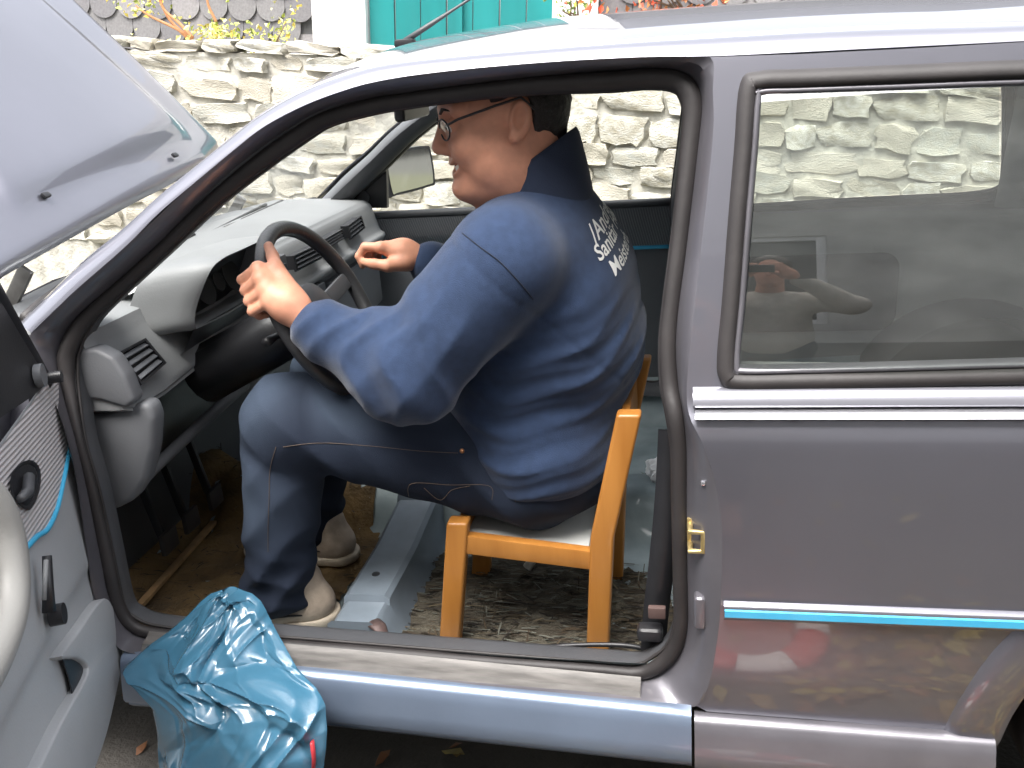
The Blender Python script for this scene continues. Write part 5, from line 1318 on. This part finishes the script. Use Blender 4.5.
felt, fv = pad('felt_underlay', felt_pts, FELT, None)
tag(felt, 'shredded brown and grey felt underlay beneath the wooden chair', 'underlay')
def strands(name, src, n, cols, parent, seed, ln=(.015, .05), wd=.0009, sx=1.0, sy=.35):
    rs_ = np.random.RandomState(seed); V, F, mi = [], [], []
    for k in range(n):
        p = np.array(src[rs_.randint(len(src))]) + np.array([rs_.normal() * .012, rs_.normal() * .012, rs_.uniform(.000, .003)])
        d = np.array([rs_.normal() * sx, rs_.normal() * sy, rs_.normal() * .05]); d /= np.linalg.norm(d); s = np.cross(d, [0, 0, 1.0]); s /= np.linalg.norm(s); l = rs_.uniform(*ln); w_ = wd * rs_.uniform(.6, 2.2); b = len(V)
        u_ = np.array([0, 0, rs_.uniform(0, .002)])
        V += [p - d * l / 2 - s * w_, p - d * l / 2 + s * w_, p + s * w_ + u_, p - s * w_ + u_, p + d * l / 2 + s * w_ * .6, p + d * l / 2 - s * w_ * .6]; F += [(b, b + 1, b + 2, b + 3), (b + 3, b + 2, b + 4, b + 5)]; c_ = rs_.randint(len(cols)); mi += [c_, c_]
    me = bpy.data.meshes.new(name); me.from_pydata([tuple(v) for v in V], [], F)
    for c_ in cols: me.materials.append(c_)
    me.polygons.foreach_set('material_index', mi); return tag(link(name, me, None, parent), kind='stuff')
FC = [mat('strand_%d' % k, c, .95) for k, c in enumerate([(.085, .065, .036), (.03, .02, .011), (.11, .11, .09), (.055, .038, .021), (.014, .011, .008), (.08, .083, .066)])]
strands('fibres', fv, 1600, FC + [FC[1], FC[4], FC[3]], felt, 2, (.015, .05), .0010, 1.0, .10)
# ---- brown carpet remnant in the front footwell
CARP = mat('brown_carpet', (.06, .038, .016), .95, 0, 0, 0, 9, .6, 100, col2=(.17, .105, .04), detail=8)
carp, cv = pad('carpet_remnant', [(100,600),(130,560),(165,520),(215,490),(300,500),(375,520),(385,545),(340,600),(250,628),(150,632)], CARP, None, .010, 4)
tag(carp, 'dirty brown carpet remnant in the front footwell', 'carpet')
strands('fibres', cv, 500, [FC[1], FC[3], FC[4]], carp, 6, (.01, .035))
# wooden lath lying on it
a_, b_ = on((134, 612), 2, .285), on((214, 522), 2, .285)
lath = bar('wooden_lath', a_, b_, .018, .010, mat('weathered_wood', (.26, .16, .07), .8, var=.3, vscale=20, bump=.3, bscale=40, stretch=(1, 1, .2)), None, .002)
tag(lath, 'thin weathered wooden lath lying on the brown carpet', 'lath')
# ---- felt, crumpled white plastic and pale rag on the rear floor
def crumple(name, c, r, m, seed, parent=None):
    bm = bmesh.new(); bmesh.ops.create_icosphere(bm, subdivisions=4, radius=1); rs_ = np.random.RandomState(seed); ds = [(rs_.normal(size=3), rs_.rand()) for _ in range(6)]
    for v in bm.verts:
        p = np.array(v.co); k = 1 + sum((tri(p @ d * (.8 + .35 * i) + o_) - .5) * .16 / (1 + .35 * i) for i, (d, o_) in enumerate(ds)); v.co = Vector(np.array(c) + p * k * np.array(r))
    me = bpy.data.meshes.new(name); bm.to_mesh(me); bm.free(); me.polygons.foreach_set('use_smooth', [True] * len(me.polygons)); me.set_sharp_from_angle(angle=R_(25)); return link(name, me, m, parent)
wb_ = on((664, 471), 2, .36)
tag(crumple('white_plastic', wb_, (.050, .05, .038), mat('white_film', (.80, .80, .80), .35, spec=.5), 3), 'crumpled white plastic on the rear floor behind the chair', 'plastic')
f2, fv2 = pad('felt_scrap', [(628,482),(640,473),(668,478),(676,492),(660,500),(632,500)], FELT, None, .012, 9)
for v in f2.data.vertices: v.co.z = zfloor(v.co.x, v.co.y) + .012
tag(f2, 'small scrap of felt beside the white plastic on the rear floor', 'underlay')
strands('fibres', [tuple(v.co) for v in f2.data.vertices] or [tuple(wb_)], 160, [FC[0], FC[2], FC[5]], f2, 12)
rag = mesh('pale_stick', *tube([on((527, 568), 2, .275), on((535, 556), 2, .30), on((543, 546), 2, .33)], [.011, .010, .008], 8), mat('pale_plastic', (.62, .60, .54), .5)); tag(rag, 'short pale stick lying under the chair seat', 'stick'); rag.name = 'short_stick'
# ---- seat belt and anchor at the B-pillar
sb = [US(p, .115) for p in ((672, 430), (668, 500), (662, 560), (656, 612), (653, 652))]
sbc = cr(sb, 5); blt = mesh('seat_belt', *loft([[p + np.array([dx, dy, 0]) for dx, dy in ((-.022, 0), (.022, -.003), (.022, 0), (-.022, .003))] for p in sbc], True), M['blackplastic'], car)
boxm('belt_tag', US((657, 612), .09), (.03, .012, .022), mat('belt_label', (.08, .05, .045), .6), blt, bev=.003)
boxm('belt_anchor', US((650, 632), .10), (.045, .03, .028), M['blackplastic'], blt, bev=.010, seg=3)
cab = mesh('black_cable', *tube(cr([on(p, 1, .15) for p in ((536, 656), (545, 648), (580, 645), (620, 645), (645, 649), (660, 657))], 6), .0045, 8), M['blackplastic']); tag(cab, 'thin black cable curving along the sill behind the chair leg', 'cable')
# ================================================================== PHOTOGRAPHER (stands behind the camera; shows only as a reflection)
fw = CR.T @ np.array([0, 0, 1.0]); cp = CC - fw * .03
ph_ = np.array([.06, -1.56, 0])
JUMP = mat('beige_grey_jumper', (.46, .43, .38), .95, 0, 0, .1, 40, .3, 300)
Hd = np.array([.03, -1.475, 1.385])
pw = {'SL': np.array([.20, -1.56, 1.14]), 'SR': np.array([-.16, -1.56, 1.14]), 'EL': np.array([.34, -1.42, 1.10]), 'ER': np.array([-.30, -1.42, 1.06]), 'WL': np.array([.12, -1.335, 1.32]), 'WR': np.array([-.10, -1.335, 1.32])}
def phead(P):
    d = ell(P, Hd + [0, -.02, .03], (.076, .095, .10)); d = smin(d, ell(P, Hd + [0, .025, -.05], (.058, .06, .075)), .03)
    d = smin(d, rc(P, Hd + [0, .085, .0], Hd + [0, .105, -.04], .010, .014), .012); d = smin(d, ell(P, Hd + [0, .06, -.105], (.03, .03, .022)), .02)
    for s in (1, -1): d = smax(d, -ell(P, Hd + [s * .03, .09, .005], (.018, .016, .012)), .01); d = smin(d, ell(P, Hd + [s * .078, -.015, -.01], (.010, .02, .032)), .008)
    return smin(d, rc(P, Hd + [0, -.03, -.08], (.02, -1.56, 1.16), .055, .065), .02)
def pbody(P):
    d = rc(P, (.02, -1.58, .80), (.02, -1.57, 1.05), .15, .15); 
    for s in 'LR':
        d = smin(d, rc(P, pw['S' + s], pw['E' + s], .05, .042), .03); d = smin(d, rc(P, pw['E' + s], pw['W' + s], .04, .028), .02)
    for sx in (.10, -.08):
        d = smin(d, rc(P, (sx, -1.58, .74), (sx * 1.3, -1.46, .42), .08, .058), .03); d = smin(d, rc(P, (sx * 1.3, -1.46, .42), (sx * 1.3, -1.58, .06), .055, .04), .02); d = smin(d, rc(P, (sx * 1.3, -1.60, .045), (sx * 1.4, -1.40, .035), .04, .035), .02)
    return d
def phand(s):
    W = pw['W' + s]; sg = 1 if s == 'L' else -1; q_ = cp + np.array([sg * .05, 0, 0])
    K = [W + (q_ - W) * .55 + np.array([sg * .012, .0, .03 - .018 * i]) for i in range(4)]; PI_ = [q_ + np.array([sg * .016, .020, .026 - .016 * i]) for i in range(4)]
    DI = [q_ + np.array([-sg * .004, .026, .024 - .015 * i]) - fw * .05 for i in range(4)]; PI_ = [p - fw * .03 for p in PI_]; TI = [d + np.array([-sg * .018, 0, 0]) for d in DI]
    TH_ = [W, W * .5 + q_ * .5 + np.array([0, -.02, -.03]), q_ + np.array([0, -.02, -.035]) - fw * .03, q_ + np.array([-sg * .02, -.02, -.030]) - fw * .03]
    return (lambda P: hand(P, W, K, PI_, DI, TI, TH_)), bb([W] + K + PI_ + DI + TI + TH_, .04)
hfL, hbL = phand('L'); hfR, hbR = phand('R')
pho = netmesh('person', [(phead, Hd - np.array([.14, .18, .26]), Hd + np.array([.14, .18, .17]), .006), (pbody, (-.45, -1.82, -.02), (.50, -1.28, 1.24), .014), (hfL, *hbL, .004), (hfR, *hbR, .004)], SKIN)
tag(pho, 'person in beige-grey jumper photographing the car, mirrored in the rear side window', 'person')
def pj(P):
    d = rc(P, (.02, -1.58, .82), (.02, -1.57, 1.06), .185, .17)
    d = smin(d, rc(P, pw['SL'], pw['SR'], .085, .085), .05)
    for s in 'LR': d = smin(d, smin(rc(P, pw['S' + s], pw['E' + s], .078, .066), rc(P, pw['E' + s], pw['W' + s] * .85 + pw['E' + s] * .15, .064, .044), .03), .03)
    return smax(d + vnoise(P, 26, 3) * .006, -(P[..., 2] - .70), .01)
netmesh('jumper', [(pj, (-.50, -1.85, .62), (.55, -1.26, 1.30), .010)], JUMP, pho)
def ptr(P):
    d = rc(P, (.09, -1.58, .74), (-.07, -1.58, .74), .13, .13)
    for sx in (.10, -.08): d = smin(d, smin(rc(P, (sx, -1.58, .72), (sx * 1.3, -1.46, .42), .10, .078), rc(P, (sx * 1.3, -1.46, .42), (sx * 1.3, -1.58, .09), .075, .062), .03), .02)
    return smax(d, -(P[..., 2] - .07), .01)
netmesh('trousers', [(ptr, (-.35, -1.80, .03), (.40, -1.30, .92), .012)], DENIM, pho)
def phair(P):
    d = ell(P, Hd + [0, -.025, .035], (.082, .102, .106)) - .006 + vnoise(P, 120, 2) * .006
    return smax(d, np.maximum((P[..., 1] - Hd[1] - .055) , -(P[..., 2] - Hd[2] + np.where(P[..., 1] > Hd[1] - .01, -.045, .06))), .012)
netmesh('hair', [(phair, Hd - np.array([.13, .17, .12]), Hd + np.array([.13, .12, .17]), .006)], mat('brown_hair', (.03, .018, .012), .5, bump=.4, bscale=120), pho)
Mc = Matrix((rt, up, bk)).transposed()
pc = boxm('camera_phone', cp, (.105, .055, .018), M['blackplastic'], None, Mc, .004); tag(pc, 'small black compact camera in the photographer\'s hands', 'camera')
